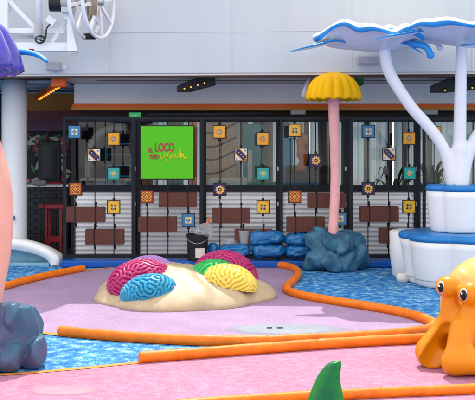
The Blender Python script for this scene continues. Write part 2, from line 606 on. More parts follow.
def surface_nets(fn, lo, hi, h):
    """Mesh the zero level of a distance field sampled on a grid."""
    ax = [np.arange(a, b + h, h) for a, b in zip(lo, hi)]
    X, Y, Z = np.meshgrid(*ax, indexing='ij')
    V = fn(X, Y, Z)
    S = V < 0
    n = [s - 1 for s in V.shape]
    cnt = np.zeros(n)
    acc = np.zeros((*n, 3))
    corners = [(i, j, k) for i in (0, 1) for j in (0, 1) for k in (0, 1)]
    for a in corners:
        for d in range(3):
            if a[d]:
                continue
            b = list(a)
            b[d] = 1
            sa = tuple(slice(q, q + m) for q, m in zip(a, n))
            sb = tuple(slice(q, q + m) for q, m in zip(b, n))
            va, vb = V[sa], V[sb]
            cross = S[sa] != S[sb]
            t = np.where(cross, va / np.where(va - vb == 0, 1, va - vb), 0)
            cnt += cross
            for e in range(3):
                acc[..., e] += np.where(cross, a[e] + (t if e == d else 0), 0)
    act = cnt > 0
    idx = -np.ones(n, int)
    cells = np.argwhere(act)
    idx[act] = np.arange(len(cells))
    pos = (cells + acc[act] / cnt[act][:, None]) * h + np.array(lo)
    faces = []
    for d in range(3):
        e, g = (d + 1) % 3, (d + 2) % 3
        s0 = [slice(None)] * 3
        s1 = [slice(None)] * 3
        s0[d], s1[d] = slice(0, -1), slice(1, None)
        ch = S[tuple(s0)] != S[tuple(s1)]
        ins = S[tuple(s0)]
        for c in np.argwhere(ch):
            if c[e] < 1 or c[g] < 1 or c[e] >= n[e] or c[g] >= n[g]:
                continue
            q = []
            for de, dg in ((-1, -1), (0, -1), (0, 0), (-1, 0)):
                cc = c.copy()
                cc[e] += de
                cc[g] += dg
                q.append(int(idx[tuple(cc)]))
            if not ins[tuple(c)]:
                q.reverse()
            faces.append(tuple(q))
    mb = MB()
    mb.add([tuple(p) for p in pos], faces)
    return mb


def smin(a, b, k):
    h = np.clip(0.5 + 0.5 * (b - a) / k, 0, 1)
    return b * (1 - h) + a * h - k * h * (1 - h)


def smax(a, b, k):
    return -smin(-a, -b, k)


def s_ell(X, Y, Z, c, r):
    x, y, z = (X - c[0]) / r[0], (Y - c[1]) / r[1], (Z - c[2]) / r[2]
    k = np.sqrt(x * x + y * y + z * z) + 1e-9
    k2 = np.sqrt((x / r[0]) ** 2 + (y / r[1]) ** 2 + (z / r[2]) ** 2) + 1e-9
    return k * (k - 1) / k2


def s_cap(X, Y, Z, a, b, ra, rb):
    ax, ay, az = a
    d = [b[i] - a[i] for i in range(3)]
    L = sum(q * q for q in d)
    t = np.clip(((X - ax) * d[0] + (Y - ay) * d[1] + (Z - az) * d[2]) / L, 0, 1)
    return np.sqrt((X - ax - t * d[0]) ** 2 + (Y - ay - t * d[1]) ** 2 + (Z - az - t * d[2]) ** 2) - (ra + (rb - ra) * t)


def sheet(name, poly, z, m):
    mb = MB()
    mb.add([(p[0], p[1], z) for p in poly], [tuple(range(len(poly)))])
    o = mb.build(name, m, fix=False)
    if o.data.polygons[0].normal.z < 0:
        o.data.flip_normals()
    return struct(o)


# ------------------------------------------------------------ the setting: sea, deck, splash pads
sheet('sea', [(-900, -900), (900, -900), (900, 900), (-900, 900)], -16.0, M['sea'])
mb = MB()
mb.box((-26, -22, -0.6), (26, 30, 0.0))
struct(mb.build('floor', M['blue_floor']))

A_back = [G(0, 290.5), G(22, 284.5), G(45, 279), G(65, 274.8), G(83, 271.3)]
A_rear = [G(83, 271.3), G(105, 268.5), G(140, 266.2), G(190, 264.8), G(240, 265.2), G(262, 266.2)]
A_side = [G(262, 266.2), G(282, 268), G(294, 271), G(298.5, 276.5), G(293, 284), G(286.5, 290), G(289, 294.5), G(303, 299), G(330, 304), G(365, 309.5), G(398, 315.5), G(422, 322), G(433.5, 328), G(430, 333), G(414, 336.3), G(380, 339.6), G(335, 342.3), G(268, 345.5)]
A_front = [G(268, 345.5), G(210, 345.4), G(152, 343), G(105, 339.8), G(60, 335.6)]
A_left = [G(60, 335.6), G(38, 332.5), G(0, 327), G(-50, 319), G(-85, 310), G(-75, 302), G(-45, 296.5), G(0, 290.5)]
outline = []
for seg in (A_back, A_rear, A_side, A_front, A_left):
    outline += spline(seg)[:-1]
sheet('splash_pad', outline, 0.004, M['lilac'])

Bl = [G(-150, 390), G(-60, 380), G(0, 375.5), G(23, 374), G(80, 369), G(140, 363)]
Br = [G(140, 363), G(240, 355.2), G(310, 350), G(366, 346.3), G(400, 344.6), G(440, 342.5), G(540, 338)]
Cc = [G(640, 384), G(475, 393.5), G(390, 397), G(290, 402), G(150, 412), G(-150, 436)]
pink_poly = spline(Bl)[:-1] + spline(Br) + [Vector((4.5, 6.9, 0)), Vector((4.5, 4.6, 0)), Vector((-3.5, 4.6, 0))]
sheet('splash_pad', pink_poly, 0.004, M['pink'])


def strip(pts, w, z, name='painted_line'):
    mb = MB()
    rows = [[], []]
    for i, p in enumerate(pts):
        t = (pts[min(i + 1, len(pts) - 1)] - pts[max(i - 1, 0)]).normalized()
        s = Vector((-t.y, t.x, 0)) * w / 2
        rows[0].append((p.x + s.x, p.y + s.y, z))
        rows[1].append((p.x - s.x, p.y - s.y, z))
    mb.grid(rows)
    o = mb.build(name, M['orange_line'])
    if o.data.polygons[0].normal.z < 0:
        o.data.flip_normals()
    return struct(o)


strip(outline + [outline[0]], 0.085, 0.008)
strip(spline(Bl)[:-1] + spline(Br), 0.07, 0.008)
strip(spline(Cc), 0.07, 0.008)


def ellipse(c, rx, ry, n=40, wob=0.05):
    return [Vector((c.x + rx * (1 + wob * math.sin(3 * a + 1)) * math.cos(a), c.y + ry * (1 + wob * math.sin(2 * a)) * math.sin(a), 0)) for a in [2 * math.pi * i / n for i in range(n)]]


sheet('painted_patch', ellipse(G(283, 329.5), 0.72, 0.33), 0.008, M['pale_aqua'])
sheet('painted_patch', ellipse(G(64, 391), 0.33, 0.17), 0.008, M['pale_pink'])


def kerb_tube(pts, label, r=0.052):
    path = [Vector((p.x, p.y, r * 0.95)) for p in pts]
    t0 = (path[0] - path[1]).normalized()
    t1 = (path[-1] - path[-2]).normalized()
    full = [path[0] + t0 * 0.006, path[0] + t0 * 0.003] + path + [path[-1] + t1 * 0.003, path[-1] + t1 * 0.006]
    rad = [r * 0.90, r * 0.97] + [r * (1 + 0.03 * math.sin(i * 0.9)) for i in range(len(path))] + [r * 0.97, r * 0.90]
    mb = MB()
    mb.tube(full, rad, 16)
    o = mb.build('kerb_tube', M['orange_tube'], smooth=True)
    return tag(o, label, 'kerb', 'orange tube kerbs around the splash pads')


kerb_tube(spline([G(-45, 296.5)] + A_back), 'orange tube kerb at the back left edge of the lilac pad')
side = spline(A_side)
kerb_tube(side[:45], 'orange tube kerb curving round the back right corner of the lilac pad')
kerb_tube(side[44:103], 'orange tube kerb sweeping along the right side of the lilac pad beside blue floor')
kerb_tube(side[102:], 'orange tube kerb at the right front rim of the lilac pad')
kerb_tube(spline(A_front), 'orange tube kerb along the front left edge of the lilac pad')
brs = spline(Br)
kerb_tube(brs[:18], 'orange tube kerb on the left of the pink pad rear edge')
kerb_tube(brs[17:], 'orange tube kerb on the pink pad rear edge running behind the snail')
kerb_tube(spline(Cc), 'orange tube kerb along the bottom edge of the pink pad', 0.04)

# drain slots in the lilac pad
d = thing('floor_drain', G(275, 328.5), 'small dark slotted drain in the pale aqua patch on the lilac pad', 'drain')
for x0, x1 in ((266, 273), (276, 284)):
    a, b = G(x0, 328.6), G(x1, 328.2)
    MB().box((a.x + .01, a.y - 0.025, 0.009), (b.x - .01, a.y + 0.015, 0.014)).build('slot', M['black'], d)

# ------------------------------------------------------------ ship superstructure
FZ = 3.12


def fasY(x):
    return 14.30 - 0.06 * x


ss = thing('ship_superstructure', (0, 14.3, 0), 'white ship superstructure with a deep overhanging front above the glass screens', 'building')
SX = 14.0
TOPZ = 5.35
mb = MB()
xs = [-SX, SX]
front = [(-SX, fasY(-SX)), (SX, fasY(SX))]
mb.slab([front[0], front[1], (SX, 22.5), (-SX, 22.5)], FZ, TOPZ)
fasc = mb.build('front_wall', M['ship_white'], ss, bevel=0.012)
# plate seams welded on the front
mb = MB()
for px in (-60, 108, 232, 352, 470, 590):
    p = W(px, 30, 14.2)
    y = fasY(p.x) - 0.004
    mb.box((p.x - 0.005, y, FZ + 0.01), (p.x + 0.005, y + 0.006, TOPZ - 0.02))
mb.build('weld_seam', M['ship_white'], fasc)
mb = MB()
for z in (3.78,):
    mb.bar((-SX, fasY(-SX) - 0.001, z), (SX, fasY(SX) - 0.001, z), 0.010, 0.008)
mb.build('weld_seam', M['ship_white'], fasc)
# dark drip edge and grey soffit
mb = MB()
mb.slab([(-SX, fasY(-SX) + 0.02), (SX, fasY(SX) + 0.02), (SX, 22.4), (-SX, 22.4)], FZ - 0.03, FZ - 0.002)
mb.build('soffit', M['soffit'], ss)
mb = MB()
mb.bar((-SX, fasY(-SX) + 0.03, FZ - 0.05), (SX, fasY(SX) + 0.03, FZ - 0.05), 0.03, 0.035)
mb.build('drip_edge', M['brown_dark'], ss)
# slots in the soffit
mb = MB()
for y in (14.75, 15.35):
    mb.box((-2.4, y, FZ - 0.036), (6, y + 0.03, FZ - 0.031))
mb.build('soffit_joint', M['charcoal'], ss)
# dropped bulkhead behind the glass with orange trim
BX0 = W(74, 90, 16).x
BZ0 = W(0, 110, 16).z
mb = MB()
mb.box((BX0, 16.0, W(0, 104, 16).z), (9, 16.5, FZ - 0.033))
mb.build('bulkhead', M['beam_grey'], ss, bevel=0.01)
mb = MB()
mb.box((BX0 - 0.02, 15.97, W(0, 107, 16).z), (9, 16.48, W(0, 104, 16).z - 0.002))
mb.build('trim', M['orange_trim'], ss)
mb = MB()
mb.box((BX0 - 0.05, 15.95, BZ0), (9, 16.46, W(0, 107, 16).z - 0.002))
mb.build('trim', M['ochre_trim'], ss)
# ceiling beams over the open bar on the left
mb = MB()
for y in (15.35, 15.9, 16.5, 17.3, 18.3):
    mb.box((-8, y, FZ - 0.075), (BX0 - 0.06, y + 0.05, FZ - 0.032))
mb.build('ceiling_beam', M['lamp_grey'], ss)
mb = MB()
mb.box((-9, 14.95, FZ - 0.036), (BX0 - 0.05, 19.6, FZ - 0.0315))
mb.build('dark_ceiling', M['int_dark'], ss)
# rear part of the deck house: side walls, dark back walls
mb = MB()
mb.box((-9.2, 16.5, 0.002), (-9, 22.3, FZ - 0.03))
mb.box((9.0, 14.9, 0.002), (9.2, 22.3, FZ - 0.03))
mb.build('side_wall', M['int_wall'], ss)
mb = MB()
mb.box((-9, 19.6, 0.002), (-1.9, 19.75, FZ - 0.03))
mb.box((-1.9, 19.6, 0.002), (9, 19.75, 0.9))
mb.box((-1.9, 19.6, 2.75), (9, 19.75, FZ - 0.03))
for x in (-1.9, -0.1, 1.5, 3.3, 5.2, 7.1):
    mb.box((x - 0.07, 19.6, 0.9), (x + 0.07, 19.75, 2.75))
mb.build('rear_wall', M['int_dark'], ss)
mb = MB()
mb.box((BX0, 16.7, FZ - 0.67), (9, 16.85, FZ - 0.04))
mb.build('light_bulkhead', M['brown_dark'], ss)
struct(sheet('floor', [(-9, 15.0), (9, 15.0), (9, 19.6), (-9, 19.6)], 0.004, M['int_floor']))

# white column at the left
cx = W(14.5, 0, 15.35).x
col = thing('column', (cx, 15.35, 0), 'pale round steel column under the overhang at the far left', 'column')
MB().lathe([(0.222, 0), (0.222, 0.12), (0.2125, 0.125), (0.2125, FZ - 0.034)], (cx, 15.35, 0), 48).build('shaft', M['column'], col, smooth=True)
MB().lathe([(0.235, 0), (0.235, 0.03), (0.21, 0.045), (0.21, 0.05)], (cx, 15.35, 0.0005), 48).build('base_ring', M['white_gloss'], col)
b = W(13, 218, 15.1)
MB().ball((b.x, 15.13, b.z), (0.03, 0.05, 0.04)).build('knob', M['tier_blue'], col, smooth=True)

# ------------------------------------------------------------ glass screens, cables, tiles, planters
GY, HYY = 15.3, 14.72          # glass plane, hanging plane
posts_px = [71, 137, 203, 279.5, 347, 417, 486]
PX = [(p - CX) / F * GY for p in posts_px]
ordn = ['first', 'second', 'third', 'fourth', 'fifth', 'sixth']
ztop, zrail, zbot = W(0, 119, GY).z, W(0, 188, GY).z, 0.06
extra = ['before the dark bar', 'behind the green sign', 'behind the black bucket', 'behind the yellow mushroom', 'left of the lily fountain trunk', 'behind the lily fountain trunk']
for i in range(6):
    x0, x1 = PX[i], PX[i + 1]
    g = thing('glass_screen', ((x0 + x1) / 2, GY, 0), f'{ordn[i]} dark framed glass screen from the left, {extra[i]}', 'glass screen', 'glass screens with corrugated lower panels')
    w = 0.052
    mb = MB()
    L, Rr = x0 + 0.004, x1 - 0.004
    mb.box((L, GY - 0.03, 0.004), (L + w, GY + 0.03, ztop))
    mb.box((Rr - w, GY - 0.03, 0.004), (Rr, GY + 0.03, ztop))
    mb.box((L + w, GY - 0.029, ztop - 0.05), (Rr - w, GY + 0.029, ztop))
    mb.box((L + w, GY - 0.029, zrail - 0.06), (Rr - w, GY + 0.029, zrail + 0.05))
    mb.box((L + w, GY - 0.029, 0.006), (Rr - w, GY + 0.029, 0.14))
    fr = mb.build('frame', M['charcoal'], g, bevel=0.004)
    MB().box((L + w, GY - 0.006, zrail + 0.05), (Rr - w, GY + 0.006, ztop - 0.05)).build('pane', M['glass'], g)
    rows = []
    nz = 140
    z0, z1 = 0.14, zrail - 0.06
    for k in range(nz + 1):
        z = z0 + (z1 - z0) * k / nz
        y = GY + 0.004 + 0.012 * math.sin(2 * math.pi * z / 0.078)
        rows.append([(L + w, y, z), (Rr - w, y, z)])
    mb = MB()
    mb.grid(rows)
    mb.build('corrugated_panel', M['corrugated'], g, smooth=True)
    MB().box((L + w, GY + 0.02, 0.14), (Rr - w, GY + 0.026, zrail - 0.06)).build('backing', M['charcoal'], g)
    hx = Rr - 0.026
    for zz in (1.55, 0.95):
        MB().box((hx - 0.012, GY - 0.045, zz), (hx + 0.012, GY - 0.031, zz + 0.07)).build('hinge', M['steel'], fr)

# frame that carries the hanging cables
hf = thing('cable_rack', (0, HYY, 0), 'slim dark frame of posts and rails that carries the hanging cables and tiles', 'frame')
htop, hbot = W(0, 119.5, HYY).z, 0.19
mb = MB()
mb.box((PX[0] - 0.03, HYY - 0.02, htop), (PX[6] + 0.05, HYY + 0.02, htop + 0.035))
mb.build('top_rail', M['charcoal'], hf)
mb = MB()
mb.box((PX[0] - 0.03, HYY - 0.02, hbot - 0.05), (PX[6] + 0.05, HYY + 0.02, hbot))
mb.build('bottom_rail', M['charcoal'], hf)
for i, x in enumerate(PX):
    MB().box((x - 0.024, HYY - 0.021, 0.004), (x + 0.024, HYY + 0.021, htop - 0.001)).build('post', M['charcoal'], hf)
for i in (0, 3, 6):
    MB().box((PX[i] - 0.022, HYY + 0.021, htop + 0.002), (PX[i] + 0.022, GY - 0.031, htop + 0.03)).build('brace', M['charcoal'], hf)
# pale conduit above
mb = MB()
a, b2 = W(147, 115, 15.0), W(270, 114, 15.0)
mb.tube([a, b2], 0.028, 12)
mb.build('conduit', M['charcoal'], hf, smooth=True)

cables_px = [(75, 95, 114), (147, 168, 188.5), (220, 241, 263), (294.5, 315.5, 337), (368, 388.5, 408.5), (434, 454, 473)]
pos3 = ['left', 'middle', 'right']


def HX(px):
    return (px - CX) / F * HYY


def HZ(py):
    return EYE - (py - HY) / F * HYY


for i, tri in enumerate(cables_px):
    for k, px in enumerate(tri):
        mb = MB()
        mb.tube([(HX(px), HYY - 0.004, hbot + 0.001), (HX(px), HYY - 0.004, htop - 0.001)], 0.0085, 8)
        o = mb.build('hanging_cable', M['black'], smooth=True)
        tag(o, f'thin black vertical cable, {pos3[k]} of the three before the {ordn[i]} glass screen', 'cable', 'black cables in front of the glass screens')

TS = 0.108


def poly_star(n, r0, r1, ph=0.0):
    return [(math.cos(ph + math.pi * k / n) * (r1 if k % 2 else r0), math.sin(ph + math.pi * k / n) * (r1 if k % 2 else r0)) for k in range(2 * n)]


def sq(h, d=False):
    return [(0, -h), (h, 0), (0, h), (-h, 0)] if d else [(-h, -h), (h, -h), (h, h), (-h, h)]


def tile_face(design):
    """Face of a painted tile as stacked thin layers, one mesh with its glazes as materials."""
    mats, mb = [], MB()
    lay = [0]

    def add(poly, m, off=(0, 0), same=False):
        if not same:
            lay[0] += 1
        mm = M[m]
        if mm not in mats:
            mats.append(mm)
        y = -0.02 - lay[0] * 0.0025
        mb.prism([(x + off[0], z + off[1]) for x, z in poly], y, y + 0.0024, mats.index(mm))
    T = TS - 0.014
    if design == 'blue':
        add(sq(T), 't_blue'); add(sq(T * .62), 't_teal'); add(sq(T * .55), 't_orange'); add(sq(T * .42), 't_white')
        add(sq(T * .42, True), 't_blue'); add(poly_star(8, T * .2, T * .13), 't_orange'); add(sq(T * .07), 't_navy')
    elif design in ('orange', 'teal'):
        add(sq(T), 't_' + design)
        add(sq(T * .9), 't_grey' if design == 'teal' else 't_red'); add(sq(T * .87), 't_' + design)
        add(poly_star(8, T * .62, T * .2, 0.2), 't_grey' if design == 'orange' else 't_yellow')
        for k in range(8):
            a = math.pi * k / 4 + 0.4
            add(sq(T * .07, True), 't_grey' if design == 'orange' else 't_white', (math.cos(a) * T * .5, math.sin(a) * T * .5), k > 0)
        add(poly_star(6, T * .2, T * .14), 't_white'); add(sq(T * .09), 't_' + design)
    elif design == 'diagonal':
        add(sq(T), 't_white')
        c = T
        add([(-c, c * .25), (-c * .25, c), (-c, c)][::-1], 't_orange'); add([(c, -c * .25), (c * .25, -c), (c, -c)][::-1], 't_orange', same=True)
        add([(-c, c), (-c, c * .15), (c * .15, -c), (c, -c), (c, -c * .15), (-c * .15, c)], 't_orange')
        add([(-c * .93, c * .93), (-c * .93, c * .3), (c * .3, -c * .93), (c * .93, -c * .93), (c * .93, -c * .3), (-c * .3, c * .93)], 't_navy')
        for k in range(5):
            t = (k - 2) * .36 * c
            add(poly_star(4, c * .16, c * .06, .4), 't_white', (t, -t), k > 0)
        add(poly_star(5, c * .2, c * .1), 't_red', (-c * .72, -c * .72)); add(poly_star(5, c * .2, c * .1), 't_blue', (c * .72, c * .72), True)
    elif design == 'mosaic':
        add(sq(T), 't_red')
        for a in (-1, 1):
            for b in (-1, 1):
                add(sq(T * .33, True), 't_yellow', (a * T * .5, b * T * .5), (a, b) != (-1, -1))
        add(sq(T * .36, True), 't_orange')
        for k, (a, b) in enumerate(((0, 1), (0, -1), (1, 0), (-1, 0))):
            add(sq(T * .2, True), 't_orange', (a * T * .76, b * T * .76), True)
        for k, (a, b) in enumerate(((-1, -1), (1, -1), (1, 1), (-1, 1))):
            add(sq(T * .13), 't_navy', (a * T * .5, b * T * .5), k > 0)
        add(poly_star(4, T * .2, T * .08), 't_teal')
    elif design == 'yellow':
        add(sq(T), 't_orange'); add(sq(T * .9), 't_yellow')
        for k in range(4):
            a = math.pi / 2 * k
            add(poly_star(3, T * .26, T * .12, a + .2), 't_navy', (math.cos(a + .78) * T * .42, math.sin(a + .78) * T * .42), k > 0)
        add(poly_star(4, T * .55, T * .12), 't_grey'); add(sq(T * .16, True), 't_white')
        for k, (a, b) in enumerate(((-1, -1), (1, -1), (1, 1), (-1, 1))):
            add(sq(T * .12), 't_orange', (a * T * .72, b * T * .72), True)
    else:                                       # navy sun
        add(sq(T), 't_navy')
        add(poly_star(10, T * .95, T * .62, .1), 't_red'); add(poly_star(10, T * .8, T * .55, .1), 't_white')
        add(poly_star(14, T * .58, T * .54), 't_orange'); add(poly_star(10, T * .32, T * .28), 't_navy'); add(poly_star(8, T * .14, T * .12), 't_yellow')
    return mb, mats


protos = {}


def tile(design, px, py, words, panel, k):
    lab = f'{words} on the {pos3[k]} cable before the {ordn[panel]} glass screen'
    loc = Vector((HX(px), HYY - 0.03, HZ(py)))
    if design in protos:
        t = copy_tree(protos[design])
    else:
        t = thing('ornament_tile', (0, 0, 0), lab, 'tile')
        mb = MB()
        mb.box((-TS, -0.0195, -TS), (TS, 0.012, TS))
        fr = mb.build('frame', M['black'], t)
        for s in (-1, 1):
            MB().lathe([(0.012, 0), (0.022, 0.012), (0.022, 0.03), (0.012, 0.045)], (0, 0.014, s * (TS + 0.022) - 0.022), 10).build('clamp', M['black'], t, smooth=True)
        f, ms = tile_face(design)
        f.build('tile_face', ms, t, fix=True)
        protos[design] = t
    t.location = loc
    return tag(t, lab, 'tile', 'painted tiles hanging on the cables')


def fixup():
    for t in protos.values():
        pass


WD = {'blue': 'blue tile with concentric squares', 'orange': 'orange tile with grey starburst', 'teal': 'teal tile with star', 'diagonal': 'white tile with navy diagonal band',
      'mosaic': 'red and yellow mosaic tile', 'yellow': 'yellow tile with dark star', 'sun': 'navy tile with orange sun'}
# building prototypes happens at the origin, so bake the first of each from there
T = [('blue', 75, 132, 0, 0), ('orange', 114, 139, 0, 2), ('diagonal', 94.5, 155, 0, 1), ('teal', 114, 173.5, 0, 2), ('mosaic', 76, 189, 0, 0), ('yellow', 114, 207, 0, 2),
     ('mosaic', 147, 196.5, 1, 0), ('blue', 188.5, 220, 1, 2),
     ('orange', 219.5, 132, 2, 0), ('orange', 262.5, 139, 2, 2), ('diagonal', 241, 154.5, 2, 1), ('teal', 263, 173.5, 2, 2), ('sun', 220, 189.5, 2, 0), ('yellow', 263, 207, 2, 2),
     ('yellow', 294.5, 130.5, 3, 0), ('sun', 315.5, 160.5, 3, 1), ('mosaic', 294.5, 196.5, 3, 0), ('blue', 340, 218.5, 3, 2),
     ('blue', 368, 131.5, 4, 0), ('orange', 408.5, 138.5, 4, 2), ('diagonal', 388.5, 154, 4, 1), ('teal', 409, 173, 4, 2), ('sun', 368, 188.5, 4, 0), ('yellow', 408.5, 206.5, 4, 2),
     ('orange', 434, 133, 5, 0), ('teal', 472, 141, 5, 2)]
for dsg, px, py, pn, k in T:
    tile(dsg, px, py, WD[dsg], pn, k)

boxes = [(67, 105, 207, 222, 0, 'upper'), (86, 124, 229, 244, 0, 'lower'), (159, 197, 191.7, 207.2, 1, 'upper'), (138.5, 177, 216.5, 231.7, 1, 'lower'),
         (212.5, 250, 207, 223, 2, 'upper'), (234, 273, 229, 244, 2, 'lower'), (307, 346, 191.7, 207.7, 3, 'upper'), (286, 325, 216, 231.7, 3, 'lower'),
         (360, 398, 206.6, 221.5, 4, 'upper'), (379, 417, 228, 243, 4, 'lower')]
bp = None
for (x0, x1, y0, y1, pn, ul) in boxes:
    cxm, czm = (HX(x0) + HX(x1)) / 2, HZ(y1)
    lab = f'brown hanging planter box, {ul} of two before the {ordn[pn]} glass screen'
    if bp is None:
        bp = thing('planter_box', (0, 0, 0), lab, 'planter')
        hw, hh = 0.31, 0.245
        mb = MB()
        d0, d1 = -0.17, 0.0
        mb.box((-hw, d0, 0), (hw, d0 + 0.018, hh)); mb.box((-hw, d1 - 0.018, 0), (hw, d1, hh))
        mb.box((-hw, d0 + 0.018, 0), (-hw + 0.018, d1 - 0.018, hh)); mb.box((hw - 0.018, d0 + 0.018, 0), (hw, d1 - 0.018, hh))
        mb.box((-hw + 0.018, d0 + 0.018, 0), (hw - 0.018, d1 - 0.018, 0.02))
        mb.build('box', M['planter'], bp, bevel=0.004)
        for s in (-1, 1):
            mb = MB()
            xx = s * 0.165
            pts = [(xx, -0.085, hh + 0.055), (xx, -0.176, hh), (xx, -0.178, 0.0), (xx, -0.085, -0.05), (xx, 0.006, 0.0), (xx, 0.006, hh)]
            mb.tube(pts, 0.008, 6, closed=True)
            mb.lathe([(0.008, 0), (0.02, 0.01), (0.02, 0.03), (0.008, 0.04)], (xx, -0.085, hh + 0.045), 8)
            mb.lathe([(0.008, 0), (0.02, 0.01), (0.02, 0.03), (0.008, 0.04)], (xx, -0.085, -0.085), 8)
            mb.build('sling', M['black'], bp, smooth=False)
        t = bp
    else:
        t = copy_tree(bp)
    t.location = (cxm, HYY + 0.081, czm)
    tag(t, lab, 'planter', 'brown planter boxes hanging on the cables')

# green restaurant sign
sY = 14.62
sg = thing('sign', (W(167, 0, sY).x, sY, W(0, 178.5, sY).z), 'bright green square restaurant sign lettered EL LOCO Fresh hanging before the second glass screen', 'sign')
p0, p1 = W(141, 178.5, sY), W(193.4, 126.3, sY)
MB().box((p0.x - 0.018, sY, p0.z - 0.018), (p1.x + 0.018, sY + 0.05, p1.z + 0.018)).build('frame', M['black'], sg, bevel=0.004)
MB().box((p0.x, sY - 0.006, p0.z), (p1.x, sY + 0.002, p1.z)).build('board', M['green_sign'], sg)


def SP(u, v):
    """Point on the sign: u, v in photograph pixels."""
    return Vector(((u - CX) / F * sY, sY - 0.008, EYE - (v - HY) / F * sY))


def lettering(body, name, u, v_base, height_px, mat_, width_px=None, bold=0.0, shear=0.0):
    cu = bpy.data.curves.new(name, 'FONT')
    cu.body = body
    cu.offset = bold
    cu.shear = shear
    cu.extrude = 0.004
    ob = bpy.data.objects.new(name, cu)
    C.objects.link(ob)
    dg = bpy.context.evaluated_depsgraph_get()
    me = bpy.data.meshes.new_from_object(ob.evaluated_get(dg))
    bpy.data.objects.remove(ob)
    k = sY / F
    co = [v.co.copy() for v in me.vertices]
    x0, x1 = min(c.x for c in co), max(c.x for c in co)
    y1 = max(c.y for c in co)
    sy = height_px * k / y1
    sx = width_px * k / (x1 - x0) if width_px else sy
    o3 = SP(u, v_base)
    off = worldloc(sg)
    for vv, c in zip(me.vertices, co):
        vv.co = Vector((o3.x + (c.x - x0) * sx, o3.y - c.z, o3.z + c.y * sy)) - off
    me.materials.clear()
    me.materials.append(mat_)
    me.update()
    o = bpy.data.objects.new(name, me)
    C.objects.link(o)
    o.parent = sg
    return o


lettering('EL', 'lettering', 148.6, 152.2, 4.6, M['sign_red'], 4.6, 0.035)
lettering('LOCO', 'lettering', 155.2, 151.2, 8.2, M['sign_red'], 19.2, 0.03)
# sunburst emblem under the small word
mb = MB()
mb.prism([(SP(154.6, 155.6).x + x, SP(154.6, 155.6).z + z) for x, z in poly_star(10, 0.036, 0.026)], sY - 0.012, sY - 0.0065)
for k in range(11):
    a = math.pi + math.pi * (k - 0.5) / 10
    c = SP(154.6, 155.2)
    u = Vector((math.cos(a), 0, math.sin(a) * 0.85))
    p, q = c + u * 0.045, c + u * (0.098 if k % 2 else 0.08)
    mb.bar((p.x, sY - 0.009, p.z), (q.x, sY - 0.009, q.z), 0.006, 0.010)
mb.build('emblem', M['sign_red'], sg, fix=True)
# handwritten word in yellow strokes, on a swirl
strokes = [[(164.6, 156.8), (163.2, 155.0), (161.2, 155.4), (160.4, 157.3), (161.8, 158.6), (164.0, 157.2), (165.4, 153.8), (163.8, 152.6)],
           [(172.4, 152.2), (169.8, 151.8), (168.0, 153.6), (167.2, 157.6), (166.2, 161.2), (165.4, 162.0)], [(165.2, 156.6), (168.5, 155.6), (171.2, 155.4)],
           [(170.6, 158.6), (171.4, 155.6), (172.8, 155.0), (173.6, 155.8)],
           [(173.6, 157.2), (175.8, 156.4), (175.9, 154.6), (174.6, 154.8), (174.2, 157.0), (175.4, 158.4), (177.4, 156.6)],
           [(180.0, 153.6), (178.6, 153.8), (178.6, 155.4), (179.6, 156.6), (178.6, 158.0), (177.2, 157.6)],
           [(179.4, 149.2), (180.6, 152.5), (181.0, 157.8), (182.2, 154.4), (183.4, 154.6), (184.0, 157.2), (185.4, 158.4), (187.2, 157.0)]]
mb = MB()
for st in strokes:
    mb.tube(spline([SP(*q) for q in st], 6), 0.0105, 8, flat=0.5)
mb.build('handwriting', M['sign_yellow'], sg, smooth=True)

# ------------------------------------------------------------ things behind the glass
# sheer curtains in the rear windows
wins = [(-0.03, 1.43), (1.57, 3.23), (3.37, 5.13), (5.27, 7.03), (-1.83, -0.17)]
wn_ = ['behind the third', 'behind the fourth', 'behind the fifth', 'behind the sixth', 'behind the second']
for (x0, x1), nm in zip(wins, wn_):
    top = []
    n = 120
    rows = [[], []]
    ph = random.random() * 6
    for j in range(n + 1):
        x = x0 + (x1 - x0) * j / n
        y = 19.45 + 0.03 * math.sin(x * 42 + ph + 1.5 * math.sin(x * 5)) + 0.012 * math.sin(x * 91)
        gap = 0.5 + 0.5 * math.sin(x * 6.3 + ph)
        rows[0].append((x, y, 0.85)); rows[1].append((x, y, 2.74))
    mb = MB()
    # two drawn halves with a gap between
    cuts = sorted(random.sample(range(12, n - 12, 9), 6))
    st_ = 0
    for cu_ in cuts + [n + 1]:
        if cu_ - st_ >= 1:
            mb.grid([r[st_:cu_ + 1] for r in rows], len(mb.m) and 1 - mb.m[-1])
        st_ = cu_
    o = mb.build('curtain', [M['curtain'], M['curtain_dense']], smooth=True)
    tag(o, f'pale sheer curtain in the rear window seen {nm} glass screen', 'curtain', 'sheer curtains in the rear windows')

# wood lattice wall, teal board, stone lamp behind the third screen
Yi = 17.0
a, b = W(206, 190, Yi), W(236, 112, Yi)
wl = thing('wood_screen', ((a.x + b.x) / 2, Yi, 0), 'tan wooden screen with curved dark bands behind the third glass screen', 'screen')
MB().box((a.x, Yi, 0.005), (b.x, Yi + 0.06, b.z)).build('board', M['wood'], wl)
for v in (130, 144, 157, 171):
    pts = [W(206 + (30) * t, v + 6 * math.sin(1.2 + 2.6 * t) - 3, Yi - 0.005) for t in [k / 10 for k in range(11)]]
    mb = MB()
    mb.tube(pts, 0.018, 6)
    mb.build('band', M['brown_dark'], wl, smooth=True)
a, b = W(243, 190, Yi), W(264, 124, Yi)
tag(MB().box((a.x, Yi + 0.1, 0.005), (b.x, Yi + 0.16, b.z)).build('notice_board', M['teal_panel'], bevel=0.01), 'dark teal upright board behind the third glass screen', 'board')
a, b = W(231, 190, Yi), W(242, 120, Yi)
mb = MB()
mb.lathe([(0.10, 0.005), (0.10, 0.4), (0.085, 1.2), (0.11, 2.0), (0.13, 2.5)], ((a.x + b.x) / 2, Yi + 0.2, 0), 24, mod=lambda an, i: 1 + 0.12 * math.sin(5 * an))
